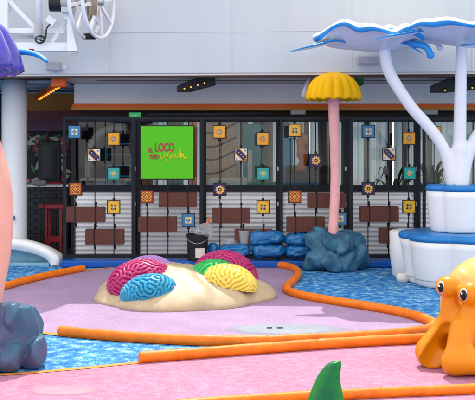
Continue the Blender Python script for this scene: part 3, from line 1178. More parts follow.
tag(mb.build('pillar', M['stone'], smooth=True), 'pale stone pillar between the wooden screen and the teal board', 'pillar')
a = W(250, 150, 16.6)
mb = MB()
mb.box((a.x - 0.045, 16.6, 0.005), (a.x + 0.045, 16.69, a.z))
tag(mb.build('floor_lamp', M['stone'], bevel=0.015), 'slim pale square post lamp standing before the teal board', 'lamp')
mb = MB()
for k in range(4):
    c = W(252 + k * 8, 184, 16.3)
    mb.ball((c.x, 16.3, c.z - 0.08), (0.10, 0.14, 0.13))
tag(mb.build('cushion_row', M['leaf_bright'], smooth=True), 'bright green rounded cushions low behind the third glass screen', 'cushions')
mb = MB()
c0, c1 = W(208, 176, 16.4), W(248, 190, 16.4)
mb.box((c0.x, 16.3, 0.005), (c1.x, 16.5, c0.z - 0.02))
tag(mb.build('low_wall', M['stone'], bevel=0.05), 'pale rough low stone wall behind the third glass screen', 'wall')
# behind the fourth
Yi = 17.2
a, b = W(281, 190, Yi), W(293, 138, Yi)
tag(MB().box((a.x, Yi, 0.005), (b.x, Yi + 0.05, b.z)).build('banner', M['sky_panel'], bevel=0.01), 'blue upright banner behind the left of the fourth glass screen', 'banner')
mb = MB()
mb.tube(spline([W(301, 190, 16.8), W(299, 176, 16.8), W(303, 160, 16.8), W(301, 146, 16.8), W(305, 134, 16.8)], 6), [0.09 + 0.02 * math.sin(i) for i in range(25)], 14)
tag(mb.build('sculpture', M['rust'], smooth=True), 'rust red wavy sculpture behind the fourth glass screen', 'sculpture')
mb = MB()
c0, c1 = W(287, 168, 16.5), W(338, 190, 16.5)
mb.box((c0.x, 16.4, 0.005), (c1.x, 16.9, c0.z - 0.05))
mb.box((c0.x, 16.85, 0.5), (c1.x, 16.98, c0.z + 0.04))
tag(mb.build('sofa', M['int_dark'], bevel=0.05), 'low dark sofa behind the fourth glass screen', 'sofa')


def plant(px, py, Y, h, label, n=26):
    base = W(px, py, Y)
    root = thing('plant', (base.x, Y, 0.005), label, 'plant', 'potted plants behind the glass')
    MB().lathe([(0.13, 0.0), (0.17, 0.35), (0.175, 0.37), (0.15, 0.37)], (base.x, Y, 0.005), 20).build('pot', M['int_dark'], root, smooth=False)
    mb = MB()
    for k in range(n):
        a = random.uniform(0, 6.28)
        up = random.uniform(0.5, 1.0) * h
        out = random.uniform(0.15, 0.5)
        p0 = Vector((base.x, Y, 0.35))
        p1 = p0 + Vector((math.cos(a) * out * .4, math.sin(a) * out * .3, up * .75))
        p2 = p0 + Vector((math.cos(a) * out, math.sin(a) * out * .7, up))
        p3 = p0 + Vector((math.cos(a) * out * 1.35, math.sin(a) * out * .9, up * .88))
        s = Vector((-math.sin(a), math.cos(a), 0.3)).normalized()
        pts = spline([p0, p1, p2, p3], 4)
        rows = [[], []]
        for i, p in enumerate(pts):
            w_ = 0.035 * math.sin(math.pi * min(1, 0.08 + i / (len(pts) - 1) * 0.92))
            rows[0].append(p + s * w_); rows[1].append(p - s * w_)
        mb.grid(rows)
    mb.build('leaves', M['leaf'], root, smooth=True)
    return root


plant(393, 170, 17.0, 1.25, 'dark leafy plant behind the lower part of the fifth glass screen')
plant(430, 168, 17.0, 1.35, 'dark palm like plant behind the left edge of the sixth glass screen')
plant(322, 172, 16.2, 1.1, 'dark spiky plant before the sofa behind the fourth glass screen')
# curved grey arch behind the first screen
mb = MB()
pts = [W(86, 190, 17.3), W(85, 165, 17.3), W(88, 145, 17.3), W(96, 132, 17.3), W(108, 126, 17.3), W(124, 124, 17.3)]
rows = [[Vector((p.x, 17.3, p.z)) for p in spline(pts, 6)], [Vector((p.x, 17.9, p.z)) for p in spline(pts, 6)]]
mb.grid(rows)
arch = mb.build('arch_panel', M['int_wall'], smooth=True)
sm = arch.modifiers.new('solid', 'SOLIDIFY'); sm.thickness = 0.12
tag(arch, 'grey curved arch panel behind the first glass screen', 'arch')
mb = MB()
c0, c1 = W(82, 178, 17.0), W(132, 190, 17.0)
mb.box((c0.x, 16.8, c0.z - 0.05), (c1.x, 17.2, c0.z)); mb.box((c0.x + .1, 16.9, 0.005), (c1.x - .1, 17.1, c0.z - 0.05))
tag(mb.build('counter', M['int_wall'], bevel=0.01), 'grey service counter behind the first glass screen', 'counter')
mb = MB()
c = W(112, 160, 18.4)
for k in range(4):
    z = 1.35 + k * 0.22
    mb.box((c.x - .1, 18.3, z), (c.x + 0.9, 18.5, z + 0.03))
mb.box((c.x - .13, 18.3, 0.005), (c.x - .1, 18.5, 2.3)); mb.box((c.x + .9, 18.3, 0.005), (c.x + .93, 18.5, 2.3))
tag(mb.build('shelf_rack', M['sky_panel'], bevel=0.004), 'blue grey shelf rack deep behind the first glass screen', 'shelf')
mb = MB()
c0 = W(189, 120, 16.3); c1 = W(197, 190, 16.3)
tag(mb.box((c0.x, 16.3, 0.005), (c1.x, 16.36, c0.z)).build('wood_post', M['rust'], bevel=0.006), 'red brown wooden post to the right behind the green sign', 'post')

# ------------------------------------------------------------ the bar on the left
bY = 17.2
x0, x1 = W(20, 0, bY).x, W(68, 0, bY).x
br = thing('bar_counter', ((x0 + x1) / 2, bY, 0), 'dark bar counter faced with black bricks behind the white column', 'bar')
mb = MB()
ct = W(0, 186, bY).z
bh = 0.075
nrow = int(ct / bh)
for r_ in range(nrow):
    off = 0.1 if r_ % 2 else 0.0
    x = x0 - off
    while x < x1:
        mb.box((max(x, x0) + 0.004, bY - 0.012, r_ * bh + 0.009), (min(x + 0.2, x1) - 0.004, bY + 0.02, (r_ + 1) * bh - 0.001))
        x += 0.2
mb.build('brick_facing', M['brick'], br)
MB().box((x0, bY + 0.021, 0.005), (x1, bY + 0.5, ct - 0.02)).build('body', M['black'], br)
MB().box((x0 - .02, bY - 0.06, ct - 0.019), (x1 + .02, bY + 0.55, ct + 0.03)).build('top', M['stone'], br, bevel=0.006)
a, b = W(38, 181, 17.5), W(60, 141, 17.5)
tv = thing('screen', ((a.x + b.x) / 2, 17.5, a.z), 'black upright display screen standing on the dark bar counter', 'screen')
MB().box((a.x, 17.5, ct + 0.031), (b.x, 17.58, b.z)).build('casing', M['black'], tv, bevel=0.01)
MB().box((a.x + .07, 17.494, ct + .12), (b.x - .07, 17.502, b.z - .1)).build('display', M['screen'], tv)
mb = MB()
for k in range(5):
    c = W(35 + k * 2.2, 184 - (k % 2), 17.16)
    mb.ball((c.x, 17.16, ct + 0.06), (0.07, 0.06, 0.05 + 0.012 * (k % 3)), 12, 8)
tag(mb.build('cloth', M['cloth'], smooth=True), 'crumpled grey cloth lying on the bar counter', 'cloth')
c0, c1 = W(45, 182.5, 17.2), W(62, 180, 17.2)
tag(MB().box((c0.x, 17.17, ct + 0.031), (c1.x, 17.42, ct + 0.07)).build('tray', M['red'], bevel=0.008), 'flat red tray on the bar counter before the screen', 'tray')
# patterned mural behind
mY = 18.6
mu = thing('mural', (W(45, 0, mY).x, mY, 1.2), 'green, cream and red leafy mural on the wall behind the bar', 'mural')
a, b = W(18, 190, mY), W(72, 131, mY)
mub = MB()
mub.box((a.x, mY, a.z), (b.x, mY + 0.03, b.z))
for k, mm in enumerate(('hedge_a', 'hedge_b', 'red')):
    for j in range(26):
        cxx, czz = random.uniform(a.x + .1, b.x - .1), random.uniform(a.z + .1, b.z - .08)
        an = random.uniform(0, 3.1)
        pl = []
        for q in range(10):
            t = 2 * math.pi * q / 10
            lx, lz = 0.10 * math.cos(t), 0.032 * math.sin(t)
            pl.append((cxx + lx * math.cos(an) - lz * math.sin(an), czz + lx * math.sin(an) + lz * math.cos(an)))
        yy = mY - 0.003 - 0.003 * k - 0.0001 * j
        mub.add([(x, yy, z) for x, z in pl], [tuple(range(10))], k + 1)
mub.build('board', [M['int_dark'], M['hedge_a'], M['hedge_b'], M['red']], mu)
MB().box((W(15, 0, 17.9).x, 17.9, W(0, 121, 17.9).z), (W(88, 0, 17.9).x, 17.96, W(0, 111, 17.9).z)).build('fascia_board', M['maroon'], ss)
MB().box((W(15, 0, 17.9).x, 17.91, W(0, 131, 17.9).z), (W(88, 0, 17.9).x, 17.97, W(0, 121.3, 17.9).z)).build('fascia_board', M['plum'], ss)
MB().box((W(15, 0, 18.5).x, 18.4, W(0, 111, 18.4).z), (W(88, 0, 18.5).x, 18.5, FZ - 0.035)).build('fascia_board', M['ochre_trim'], ss)
# red stand
rY = 16.0
rt = thing('red_stand', (W(54, 0, rY).x, rY, 0), 'red metal stand table before the black bar counter', 'stand')
a, b = W(43, 208, rY), W(67, 204, rY)
MB().box((a.x, rY - .2, a.z), (b.x, rY + .2, b.z)).build('top', M['red'], rt, bevel=0.006)
for x in (a.x + .09, b.x - .08):
    for y in (rY - .15, rY + .15):
        MB().box((x - .022, y - .022, 0.005), (x + .022, y + .022, a.z - 0.001)).build('leg', M['red'], rt)
MB().box((a.x + .112, rY - .16, 0.28), (b.x - .102, rY - .14, 0.38)).build('stretcher', M['red'], rt)
MB().box((a.x - 0.02, rY - .26, b.z - .05), (a.x + .06, rY - .201, b.z + .01)).build('bracket', M['red'], rt)

# ------------------------------------------------------------ lamps and fittings
fx = thing('wall_lamp', W(369, 59, 14.0), 'grey box lamp on the white overhang front above the yellow mushroom', 'wall lamp', 'grey box lamps on the white overhang front')
for first, (xa, xb, ya, yb) in enumerate(((358.5, 380.5, 55.5, 64), (41, 55.5, 59.5, 68.5))):
    a, b = W(xa, yb, 13.95), W(xb, ya, 13.95)
    xm = (a.x + b.x) / 2
    yw = fasY(xm)
    if first:
        fx = thing('wall_lamp', (xm, yw - 0.1, a.z), 'grey box lamp on the white overhang front by the blue water spout', 'wall lamp', 'grey box lamps on the white overhang front')
    bod = MB().box((a.x, yw - 0.16, a.z), (b.x, yw - 0.02, b.z)).build('housing', M['lamp_grey'], fx, bevel=0.012)
    MB().box((a.x + .015, yw - .167, a.z + .02), (b.x - .015, yw - .161, b.z - .02)).build('cover_plate', M['lamp_grey'], fx, bevel=0.004)
    MB().tube([(xm, yw - 0.168, (a.z + b.z) / 2), (xm, yw - 0.175, (a.z + b.z) / 2)], 0.012, 10).build('screw', M['steel'], fx)
    MB().box((b.x - .02, yw - .02, a.z + .03), (b.x + .06, yw - .001, b.z - .03)).build('bracket', M['white_gloss'], fx, bevel=0.006)


def spot_bar(pts, label, parts=4):
    """Black bar fixture under the soffit; pts are pixel corner points of its lower front edge."""
    Y = 14.75
    a, b = W(*pts[0], Y), W(*pts[1], Y)
    root = thing('spotlight_bar', ((a.x + b.x) / 2, Y, a.z), label, 'spotlight', 'black spotlight bars under the soffit')
    mb = MB()
    poly = [W(*q, Y) for q in pts[2]]
    mb.prism([(p.x, p.z) for p in poly], Y, Y + 0.22)
    mb.build('housing', M['black'], root, bevel=0.012, fix=True)
    for s in (0.25, 0.75):
        x = a.x + (b.x - a.x) * s
        zt = max(p.z for p in poly) - 0.02
        MB().box((x - .02, Y + .08, zt), (x + .02, Y + .12, FZ - 0.031)).build('hanger', M['charcoal'], root)
    for k in range(parts):
        p = W(*pts[3 + k], Y)
        o = MB().lathe([(0.042, 0), (0.042, 0.02), (0.03, 0.025)], (0, 0, 0), 14)
        o.v = [(p.x + x, Y - z * 1.0 - 0.001, p.z + y) for x, y, z in o.v]
        ring = o.build('lamp', M['black'], root, fix=True)
        MB().ball((p.x, Y - 0.016, p.z), (0.026, 0.012, 0.026), 12, 8).build('bulb', M['amber'], ring, smooth=True)
    return root


spot_bar([(176, 91), (214, 83), [(176.5, 91.5), (177, 86), (190, 80), (214.5, 73.5), (215.5, 84.5), (190, 91.5)], (184.5, 88.8), (191, 87.2), (197.8, 85.2), (204.5, 83.2)], 'black spotlight bar with four amber lamps above the green sign')
spot_bar([(432, 92), (480, 88), [(432.5, 92), (433, 85), (447, 79), (482, 76), (482, 89), (448, 92)], (444.5, 90.5), (472, 88)], 'black spotlight bar behind the lily fountain trunk', 2)
# orange linear lamp at left
ol = thing('ceiling_lamp', W(57, 80, 15.0), 'orange ceiling lamp with a row of amber bulbs reaching back over the bar', 'ceiling lamp')
a, b = W(50.5, 87, 14.7), W(65.5, 76.5, 14.7)
MB().box((a.x, 14.7, a.z), (b.x, 14.86, b.z)).build('housing', M['lamp_orange'], ol, bevel=0.03)
mb = MB()
p, q = W(57, 85, 14.9), W(38, 97, 17.2)
mb.bar(p, q, 0.16, 0.06)
mb.build('rail', M['lamp_orange'], ol)
for k in range(9):
    t = k / 8
    c = p.lerp(q, t)
    MB().ball((c.x + 0.03, c.y, c.z - 0.04), (0.024, 0.05, 0.02), 10, 6).build('bulb', M['amber'], ol, smooth=True)

# green lamp and steel bracket beside the yellow cap
a, b = W(347, 85.5, 15.0), W(364, 74.5, 15.0)
gl = thing('ceiling_lamp', ((a.x + b.x) / 2, 15.0, a.z), 'dark green box lamp under the soffit just right of the yellow mushroom cap', 'ceiling lamp')
MB().box((a.x, 15.0, a.z), (b.x, 15.2, b.z)).build('housing', M['lamp_green'], gl, bevel=0.035)
MB().box((a.x + .1, 15.07, b.z - .003), (b.x - .1, 15.13, FZ - 0.031)).build('hanger', M['charcoal'], gl)
sb = thing('spotlight', W(311, 88, 14.9), 'small steel spotlight on a bracket under the soffit left of the yellow mushroom cap', 'spotlight')
mb = MB()
mb.tube([W(303.5, 97, 14.7), W(306, 88, 14.7), W(310, 78, 14.7)], [0.05, 0.045, 0.035], 12)
mb.build('barrel', M['white_gloss'], sb, smooth=True)
MB().tube([W(310, 79, 14.7), W(318, 82, 14.8), W(320, 70, 15.0)], 0.012, 8).build('bracket', M['lamp_grey'], sb, smooth=True)
a, b = W(129, 118.5, 15.8), W(141, 112.5, 15.8)
ex = thing('exit_sign', ((a.x + b.x) / 2, 15.8, a.z), 'small green exit sign under the orange beam above the first glass screen', 'exit sign')
MB().box((a.x, 15.8, a.z), (b.x, 15.84, b.z)).build('panel', M['exit'], ex, bevel=0.004)
xm, zm = (a.x + b.x) / 2, (a.z + b.z) / 2
mb = MB()
mb.box((xm - .07, 15.795, zm - .012), (xm + .0, 15.799, zm + .012)); mb.prism([(xm, zm - .03), (xm + .05, zm), (xm, zm + .03)], 15.795, 15.799)
mb.build('arrow', M['t_white'], ex)
MB().box((xm - .01, 15.841, b.z - .03), (xm + .01, 15.96, b.z - .01)).build('hanger', M['charcoal'], ex)
cl = W(411, 114, 15.9)
for px, lab in ((298, 'small white downlight strip under the beam above the fourth glass screen'), (430, 'small white downlight strip under the beam above the sixth glass screen')):
    c = W(px, 113.5, 15.9)
    tag(MB().box((c.x - .13, 15.85, c.z - .02), (c.x + .13, 15.95, BZ0 - 0.002)).build('downlight', M['lamp_grey'], bevel=0.01), lab, 'downlight', 'downlights under the orange beam')

# ------------------------------------------------------------ davit gear, top left
dY = 13.75
dv = thing('davit_frame', W(45, 50, dY), 'white steel boat davit frame bolted before the white wall at top left', 'davit')


def D(px, py, dy=0.0):
    return W(px, py, dY + dy)


MB().bar(D(4.5, 46), D(4.5, -40), 0.13, 0.14).build('post', M['white_gloss'], dv, bevel=0.008)
MB().bar(D(-6, 47.5), D(77, 47.5), 0.13, 0.2, up=(0, 1, 0)).build('base_beam', M['white_gloss'], dv, bevel=0.008)
MB().bar(D(8, 31), D(64, 31), 0.06, 0.08).build('cross_beam', M['white_gloss'], dv, bevel=0.005)
MB().bar(D(10, 37), D(46, 37, .1), 0.04, 0.06).build('cross_beam', M['lamp_grey'], dv, bevel=0.005)
MB().bar(D(10, 2), D(36, 29), 0.05, 0.06).build('brace', M['white_gloss'], dv, bevel=0.005)
MB().bar(D(52, 43), D(66, 20), 0.05, 0.06).build('brace', M['white_gloss'], dv, bevel=0.005)
MB().tube([D(39, -40, -.1), D(39, 26, -.1)], 0.05, 16).build('ram', M['white_gloss'], dv, smooth=True)
MB().tube([D(38.5, 24, -.1), D(38.3, 36, -.1), D(38.1, 40, -.1)], [0.062, 0.075, 0.06], 16).build('ram_foot', M['lamp_grey'], dv, smooth=True)
mb = MB()
ring = [D(40 + 4.5 * math.cos(t), 39.5 + 3.6 * math.sin(t), -.16) for t in [2 * math.pi * k / 20 for k in range(20)]]
mb.tube(ring, 0.012, 8, closed=True)
mb.build('shackle', M['black'], dv, smooth=True)
mb = MB()
pl = [D(*q) for q in ((61, 11), (76, 8), (72.5, 21), (79.5, 52.5), (69.5, 52.5), (69, 22), (66, 20))]
mb.prism([(p_.x, p_.z) for p_ in pl][::-1], dY - 0.18, dY + 0.05)
mb.build('bracket', M['white_gloss'], dv, bevel=0.006, fix=True)
a, b = D(47, 26, -.15), D(55.5, 17, -.15)
mb = MB()
mb.box((-.07, -.06, -.055), (.07, .06, .055))
cc = D(51.5, 21, -.12)
ca, sa = math.cos(0.65), math.sin(0.65)
mb.v = [(cc.x + x * ca + z * sa, cc.y + y, cc.z - x * sa + z * ca) for x, y, z in mb.v]
mb.build('junction_box', M['white_gloss'], dv, bevel=0.006)
MB().tube(spline([D(50, 24, -.18), D(46.5, 29, -.18), D(46, 36, -.18), D(44.5, 40, -.18), D(40, 41, -.18)], 5), 0.011, 8).build('cable', M['black'], dv, smooth=True)
MB().tube([D(50, 4, -.2), D(61.5, 4, -.2)], [0.115, 0.115], 24).build('motor', M['black'], dv, smooth=False)
MB().tube([D(61.5, 3, -.2), D(75, 2, -.2)], [0.10, 0.085], 24).build('gearbox', M['lamp_grey'], dv, smooth=False)
MB().box(D(61, 12, -.3), D(74, 9.5, -.05)).build('mount_plate', M['steel'], dv)
MB().box(D(29, 51, -.12), D(34, 49, -.10)).build('warning_plate', M['red'], dv)
MB().bar(D(70, 52.7, -.12), D(77.5, 52.7, -.12), 0.08, 0.015).build('end_plate', M['steel'], dv)
MB().bar(D(2, 12, .1), D(2, -40, .1), 0.3, 0.05, up=(0, 1, 0)).build('back_plate', M['white_gloss'], dv)
# winch wheel with two spoked rims
wh = thing('winch_wheel', D(92, 4), 'white winch wheel with two spoked rims and wound rope beside the davit frame', 'winch')
ang = R(17)
axis = Vector((math.cos(ang), -math.sin(ang), 0))
side_v = Vector((math.sin(ang), math.cos(ang), 0))
RW = 0.54


def rim(c, name):
    mb = MB()
    pts = [c + side_v * RW * math.cos(t) + Vector((0, 0, 1)) * RW * math.sin(t) for t in [2 * math.pi * k / 48 for k in range(48)]]
    mb.tube(pts, 0.028, 10, closed=True)
    o = mb.build(name, M['white_gloss'], wh, smooth=True)
    for k in range(8):
        t = 2 * math.pi * k / 8 + 0.25
        q = c + (side_v * math.cos(t) + Vector((0, 0, 1)) * math.sin(t)) * RW
        s = MB()
        s.bar(c, q, 0.05, 0.035, up=tuple(axis))
        s.build('spoke', M['white_gloss'], o)
    return o


cw = D(85.5, 2, -.1)
cw2 = D(98.5, 2, -.1)
rim(cw, 'rim'); rim(cw2, 'rim')
mb = MB()
k0, k1 = cw + axis * 0.05, cw2 - axis * 0.05
n = 14
pts = [k0.lerp(k1, i / n) for i in range(n + 1)]
mb.tube(pts, [0.27 + (0.014 if i % 2 else 0.0) for i in range(n + 1)], 32)
mb.build('rope_coil', M['sand'], wh, smooth=True)
MB().tube([cw - axis * 0.15, cw2 + axis * 0.08], 0.06, 16).build('axle', M['steel'], wh, smooth=True)
mb = MB()
a = D(90, 37.5, -.1)
mb.tube([a + Vector((-.11, 0, .01)), a + Vector((.08, -.03, .02))], [0.045, 0.06], 12)
mb.build('roller', M['black'], wh, smooth=True)

# ------------------------------------------------------------ base step, bags, bucket
st = W(55, 0, 14.6)
mb = MB()
mb.box((W(60.5, 0, 14.5).x, 14.5, 0.004), (W(505, 0, 14.6).x, 15.2, 0.11))
stp = mb.build('foam_step', M['mat_blue'], bevel=0.02)
tag(stp, 'long solid blue padded step at the foot of the glass screens', 'step')


def sack(x0, x1, y0, y1, Y, label, seed):
    a, b = W(x0, y1, Y), W(x1, y0, Y)
    cx_, cz = (a.x + b.x) / 2, (a.z + b.z) / 2
    hx, hz, hy = (b.x - a.x) / 2, (b.z - a.z) / 2, 0.24
    mb = MB()
    mb.ball((0, 0, 0), 1, 48, 28)
    vs = []
    for x, y, z in mb.v:
        p = [math.copysign(abs(q) ** e, q) for q, e in ((x, .62), (y, .7), (z, .62))]
        nn = noise.noise(Vector((x * 2.2 + seed, y * 2, z * 2))) * 0.10
        nn += 0.05 * abs(noise.noise(Vector((x * 4.5 + seed, y * 4, z * 6 + 3)))) + 0.025 * noise.noise(Vector((x * 11 + seed, y * 9, z * 13)))
        wr = 0.09 * math.sin(9 * p[0] + 3 * noise.noise(Vector((x * 2, y * 2, seed)))) * abs(z) * (1 - abs(x) * .6)
        k = 1 + nn
        cr = abs(noise.noise(Vector((p[0] * 2.6 + seed * 3, p[1] * 2, p[2] * 1.6 + x))))
        k -= 0.16 * max(0.0, 0.12 - cr) / 0.12
        tilt = 0.10 * math.sin(seed * 5) * p[0]
        vs.append((cx_ + p[0] * hx * (1 + nn * .6) + 0.012 * math.sin(seed), Y + p[1] * hy * k, cz + (p[2] * k * (1 - .22 * p[0] * math.sin(seed * 2)) + wr + tilt) * hz))
    mb.v = vs
    root = thing('sack', (cx_, Y, a.z), label, 'sack', 'blue vinyl sacks piled on the step')
    mb.build('body', M['bag'], root, smooth=True)
    m2 = MB()
    rows = [[], []]
    pts = [Vector((cx_ + hx * .97 * math.cos(t), Y + hy * .95 * math.sin(t), cz + .012 * math.sin(3 * t + seed))) for t in [2 * math.pi * k / 40 for k in range(40)]]
    m2.tube(pts, 0.009, 6, closed=True)
    m2.build('seam', M['bag'], root, smooth=True)


SYb = 14.78
sack(251, 284, 243.3, 256.8, 14.72, 'glossy blue vinyl sack, bottom one of the middle pair left of the rock', 1.3)
sack(249.5, 284.5, 229.8, 244.4, 14.74, 'glossy blue vinyl sack, top one of the middle pair left of the rock', 4.1)
sack(284, 313, 244, 256.8, 14.74, 'glossy blue vinyl sack on the step touching the rock, under another sack', 7.7)
sack(283.5, 311, 232.5, 245, 14.76, 'glossy blue vinyl sack lying on top beside the mushroom rock', 2.9)
sack(218, 250, 243.5, 256.8, 14.7, 'low blue vinyl sack on the step right of the bucket, with clear plastic on it', 9.2)
bkY = 14.62
c = W(197.5, 256.5, bkY)
bk = thing('bucket', (c.x, bkY, 0.111), 'black plastic bucket with a white label on the blue step', 'bucket')
bt = W(0, 234, bkY).z - 0.111
MB().lathe([(0.145, 0), (0.16, 0.01), (0.172, bt - 0.05), (0.182, bt - 0.048), (0.184, bt), (0.165, bt), (0.150, 0.03)], (c.x, bkY, 0.111), 40).build('shell', M['black'], bk, smooth=False)
mb = MB()
rows = [[], []]
for k in range(11):
    a = -math.pi / 2 + (-0.15 + 0.95 * k / 10)
    for r_, z in ((0, 0.05), (1, 0.21)):
        rr = 0.163 + 0.0035 + (0.011 * z / (bt - .05))
        rows[r_].append((c.x + rr * math.cos(a), bkY + rr * math.sin(a), 0.111 + z))
mb.grid(rows)
lb = mb.build('label', M['t_white'], bk)
mb = MB()
pts = spline([(c.x - .186, bkY, .111 + bt - .03), (c.x - .12, bkY - .15, .111 + bt - .1), (c.x, bkY - .2, .111 + bt - .14), (c.x + .13, bkY - .15, .111 + bt - .1), (c.x + .186, bkY, .111 + bt - .03)], 6)
mb.tube(pts, 0.006, 6)
mb.build('handle', M['steel'], bk, smooth=True)


def film(cx_, Y, cz, r, label, seed, name='plastic_wrap'):
    mb = MB()
    mb.ball((0, 0, 0), 1, 40, 24)
    vs = []
    for x, y, z in mb.v:
        k = 0.95 + 0.35 * noise.noise(Vector((x * 2 + seed, y * 2, z * 2))) - 0.30 * abs(noise.noise(Vector((x * 4 + seed, y * 4, z * 3)))) + 0.2 * abs(noise.noise(Vector((x * 9, y * 9 + seed, z * 6))))
        vs.append((cx_ + x * r[0] * k, Y + y * r[1] * k, cz + z * r[2] * k))
    mb.v = vs
    return tag(mb.build(name, M['film'], smooth=True), label, 'plastic wrap')


p = W(204, 231, 14.62)
film(p.x, 14.6, p.z, (0.16, 0.12, 0.13), 'crumpled clear plastic bag heaped on the black bucket', 3.0, 'plastic_bag')
p = W(230, 241, 14.7)
film(p.x, 14.7, p.z - .01, (0.16, 0.13, 0.06), 'crumpled clear plastic film lying on the low blue sack', 8.0)
p = W(213, 246, 14.7)
mb = MB()
mb.lathe([(0.07, 0), (0.085, 0.02), (0.09, 0.2), (0.07, 0.25), (0.03, 0.27)], (p.x, 14.74, 0.111), 20, mod=lambda a, i: 1 + .06 * math.sin(5 * a + i))
tag(mb.build('plastic_bag', M['bag'], smooth=True), 'small upright blue plastic bag just right of the black bucket', 'bag')
p = W(207, 222, 14.66)
mb = MB()
mb.tube([p + Vector((0.0, 0.02, -.14)), p + Vector((0.01, 0, 0)), p + Vector((0.03, -.01, .07))], [0.02, 0.028, 0.015], 10)
tag(mb.build('spray_bottle', M['lamp_orange'], smooth=True), 'orange spray bottle top poking out of the clear plastic on the bucket', 'bottle')
p = W(244, 243.3, 14.66)
mb = MB()
mb.lathe([(0.075, 0), (0.078, 0.0), (0.098, 0.2), (0.104, 0.2), (0.104, 0.212), (0.09, 0.212), (0.07, 0.01)], (p.x, 14.68, p.z - 0.0), 28)
tag(mb.build('plastic_tub', M['film'], smooth=False), 'clear plastic tub standing on the low blue sack', 'tub')

# ------------------------------------------------------------ the coral mound
MC = Vector((-0.72, 11.62, 0.0))
MRX, MRY, MH = 1.17, 1.05, 0.405


def mound_h(x, y):
    u, v = (x - MC.x) / MRX, (y - MC.y) / MRY
    a = math.atan2(v, u)
    lob = 1 + 0.05 * math.sin(3 * a + 0.6) + 0.03 * math.sin(7 * a + 2)
    r = math.hypot(u, v) / lob
    if r >= 1:
        return 0.0
    h = MH * (1 - r ** 2.1) ** 0.80
    n_ = noise.noise(Vector((u * 1.6 + 3, v * 1.6, 0.3))) * 0.10 - abs(noise.noise(Vector((u * 2.0 + 1, v * 1.8 + 5, 1.3)))) * 0.12 + 0.03
    h += n_ * (1 - r) ** 0.5
    fold = 0.055 * max(0, math.cos(a * 9 + 1.5 * noise.noise(Vector((u * 2, v * 2, 9))))) * (r ** 2) * (1 - r) ** .4 * 2
    return h + fold


mb = MB()
nr, na = 60, 144
vs = []
for i in range(nr + 1):
    r = (i / nr) ** 0.8
    for j in range(na):
        a = 2 * math.pi * j / na
        lob = (1 + 0.05 * math.sin(3 * a + 0.6) + 0.03 * math.sin(7 * a + 2)) * 0.9995
        x, y = MC.x + MRX * r * lob * math.cos(a), MC.y + MRY * r * lob * math.sin(a)
        vs.append((x, y, 0.028 + mound_h(x, y)))
for j in range(na):
    x, y, z = vs[nr * na + j]
    vs.append((MC.x + (x - MC.x) * 0.995, MC.y + (y - MC.y) * 0.995, 0.005))
fs = [(i * na + j, (i + 1) * na + j, (i + 1) * na + (j + 1) % na, i * na + (j + 1) % na) for i in range(nr + 1) for j in range(na)]
mb.add(vs, fs)
md = thing('mound', (MC.x, MC.y, 0), 'low cream sand coloured play mound on the lilac pad', 'play mound')
mb.build('shell', M['sand'], md, smooth=True)

# labyrinth pattern by repeated band-pass filtering
def labyrinth(n, wl, seed):
    g = np.random.default_rng(seed)
    a = g.standard_normal((n, n)) * 0.2
    k0 = 2 * np.pi / wl
    kx = 2 * np.pi * np.fft.fftfreq(n)[:, None] / k0
    ky = 2 * np.pi * np.fft.fftfreq(n)[None, :] / k0
    lin = 0.45 - (1 - (kx ** 2 + ky ** 2)) ** 2
    dt = 0.5
    for _ in range(45):
        a = np.real(np.fft.ifft2((np.fft.fft2(a - dt * a ** 3)) / (1 - dt * lin)))
    return a / np.abs(a).max()


LAB = labyrinth(256, 9.0, 5)


def coral(name_label, c, r, m, roll=0.0, cells=1.0, seed=0, depth=0.032):
    n1, n2 = 270, 130
    vs = []
    ca, sa = math.cos(roll), math.sin(roll)
    for i in range(n2 + 1):
        ph = math.pi * 0.56 * i / n2
        for j in range(n1):
            a = 2 * math.pi * j / n1
            d = Vector((math.sin(ph) * math.cos(a), math.sin(ph) * math.sin(a), math.cos(ph)))
            # equal-area map of the cap into the pattern
            q = ph
            u, v = q * math.cos(a) * r[0], q * math.sin(a) * (r[1] + r[2]) / 2
            k = 160 * cells
            fu, fv = (u * k + 128 + seed * 37) % 256, (v * k + 128 + seed * 53) % 256
            i0, j0 = int(fu), int(fv)
            tu, tv = fu - i0, fv - j0
            i1, j1 = (i0 + 1) % 256, (j0 + 1) % 256
            i0 %= 256
            j0 %= 256
            val = LAB[i0, j0] * (1 - tu) * (1 - tv) + LAB[i1, j0] * tu * (1 - tv) + LAB[i0, j1] * (1 - tu) * tv + LAB[i1, j1] * tu * tv
            e = min(1.0, max(0.0, (val + 0.62) / 0.75))
            h = depth * (e * (2 - e) - 1)
            x, y, z = d.x * (r[0] + h), d.y * (r[1] + h), d.z * (r[2] + h)
            vs.append((c[0] + x * ca + z * sa, c[1] + y, c[2] - x * sa + z * ca))
    mb = MB()
    fs = [(i * n1 + j, (i + 1) * n1 + j, (i + 1) * n1 + (j + 1) % n1, i * n1 + (j + 1) % n1) for i in range(n2) for j in range(n1)]
    mb.add(vs, fs)
    o = mb.build('brain_coral', m, smooth=True)
    return tag(o, name_label, 'coral', 'brain coral domes on the mound')


def XY(px, Y):
    return (px - CX) / F * Y


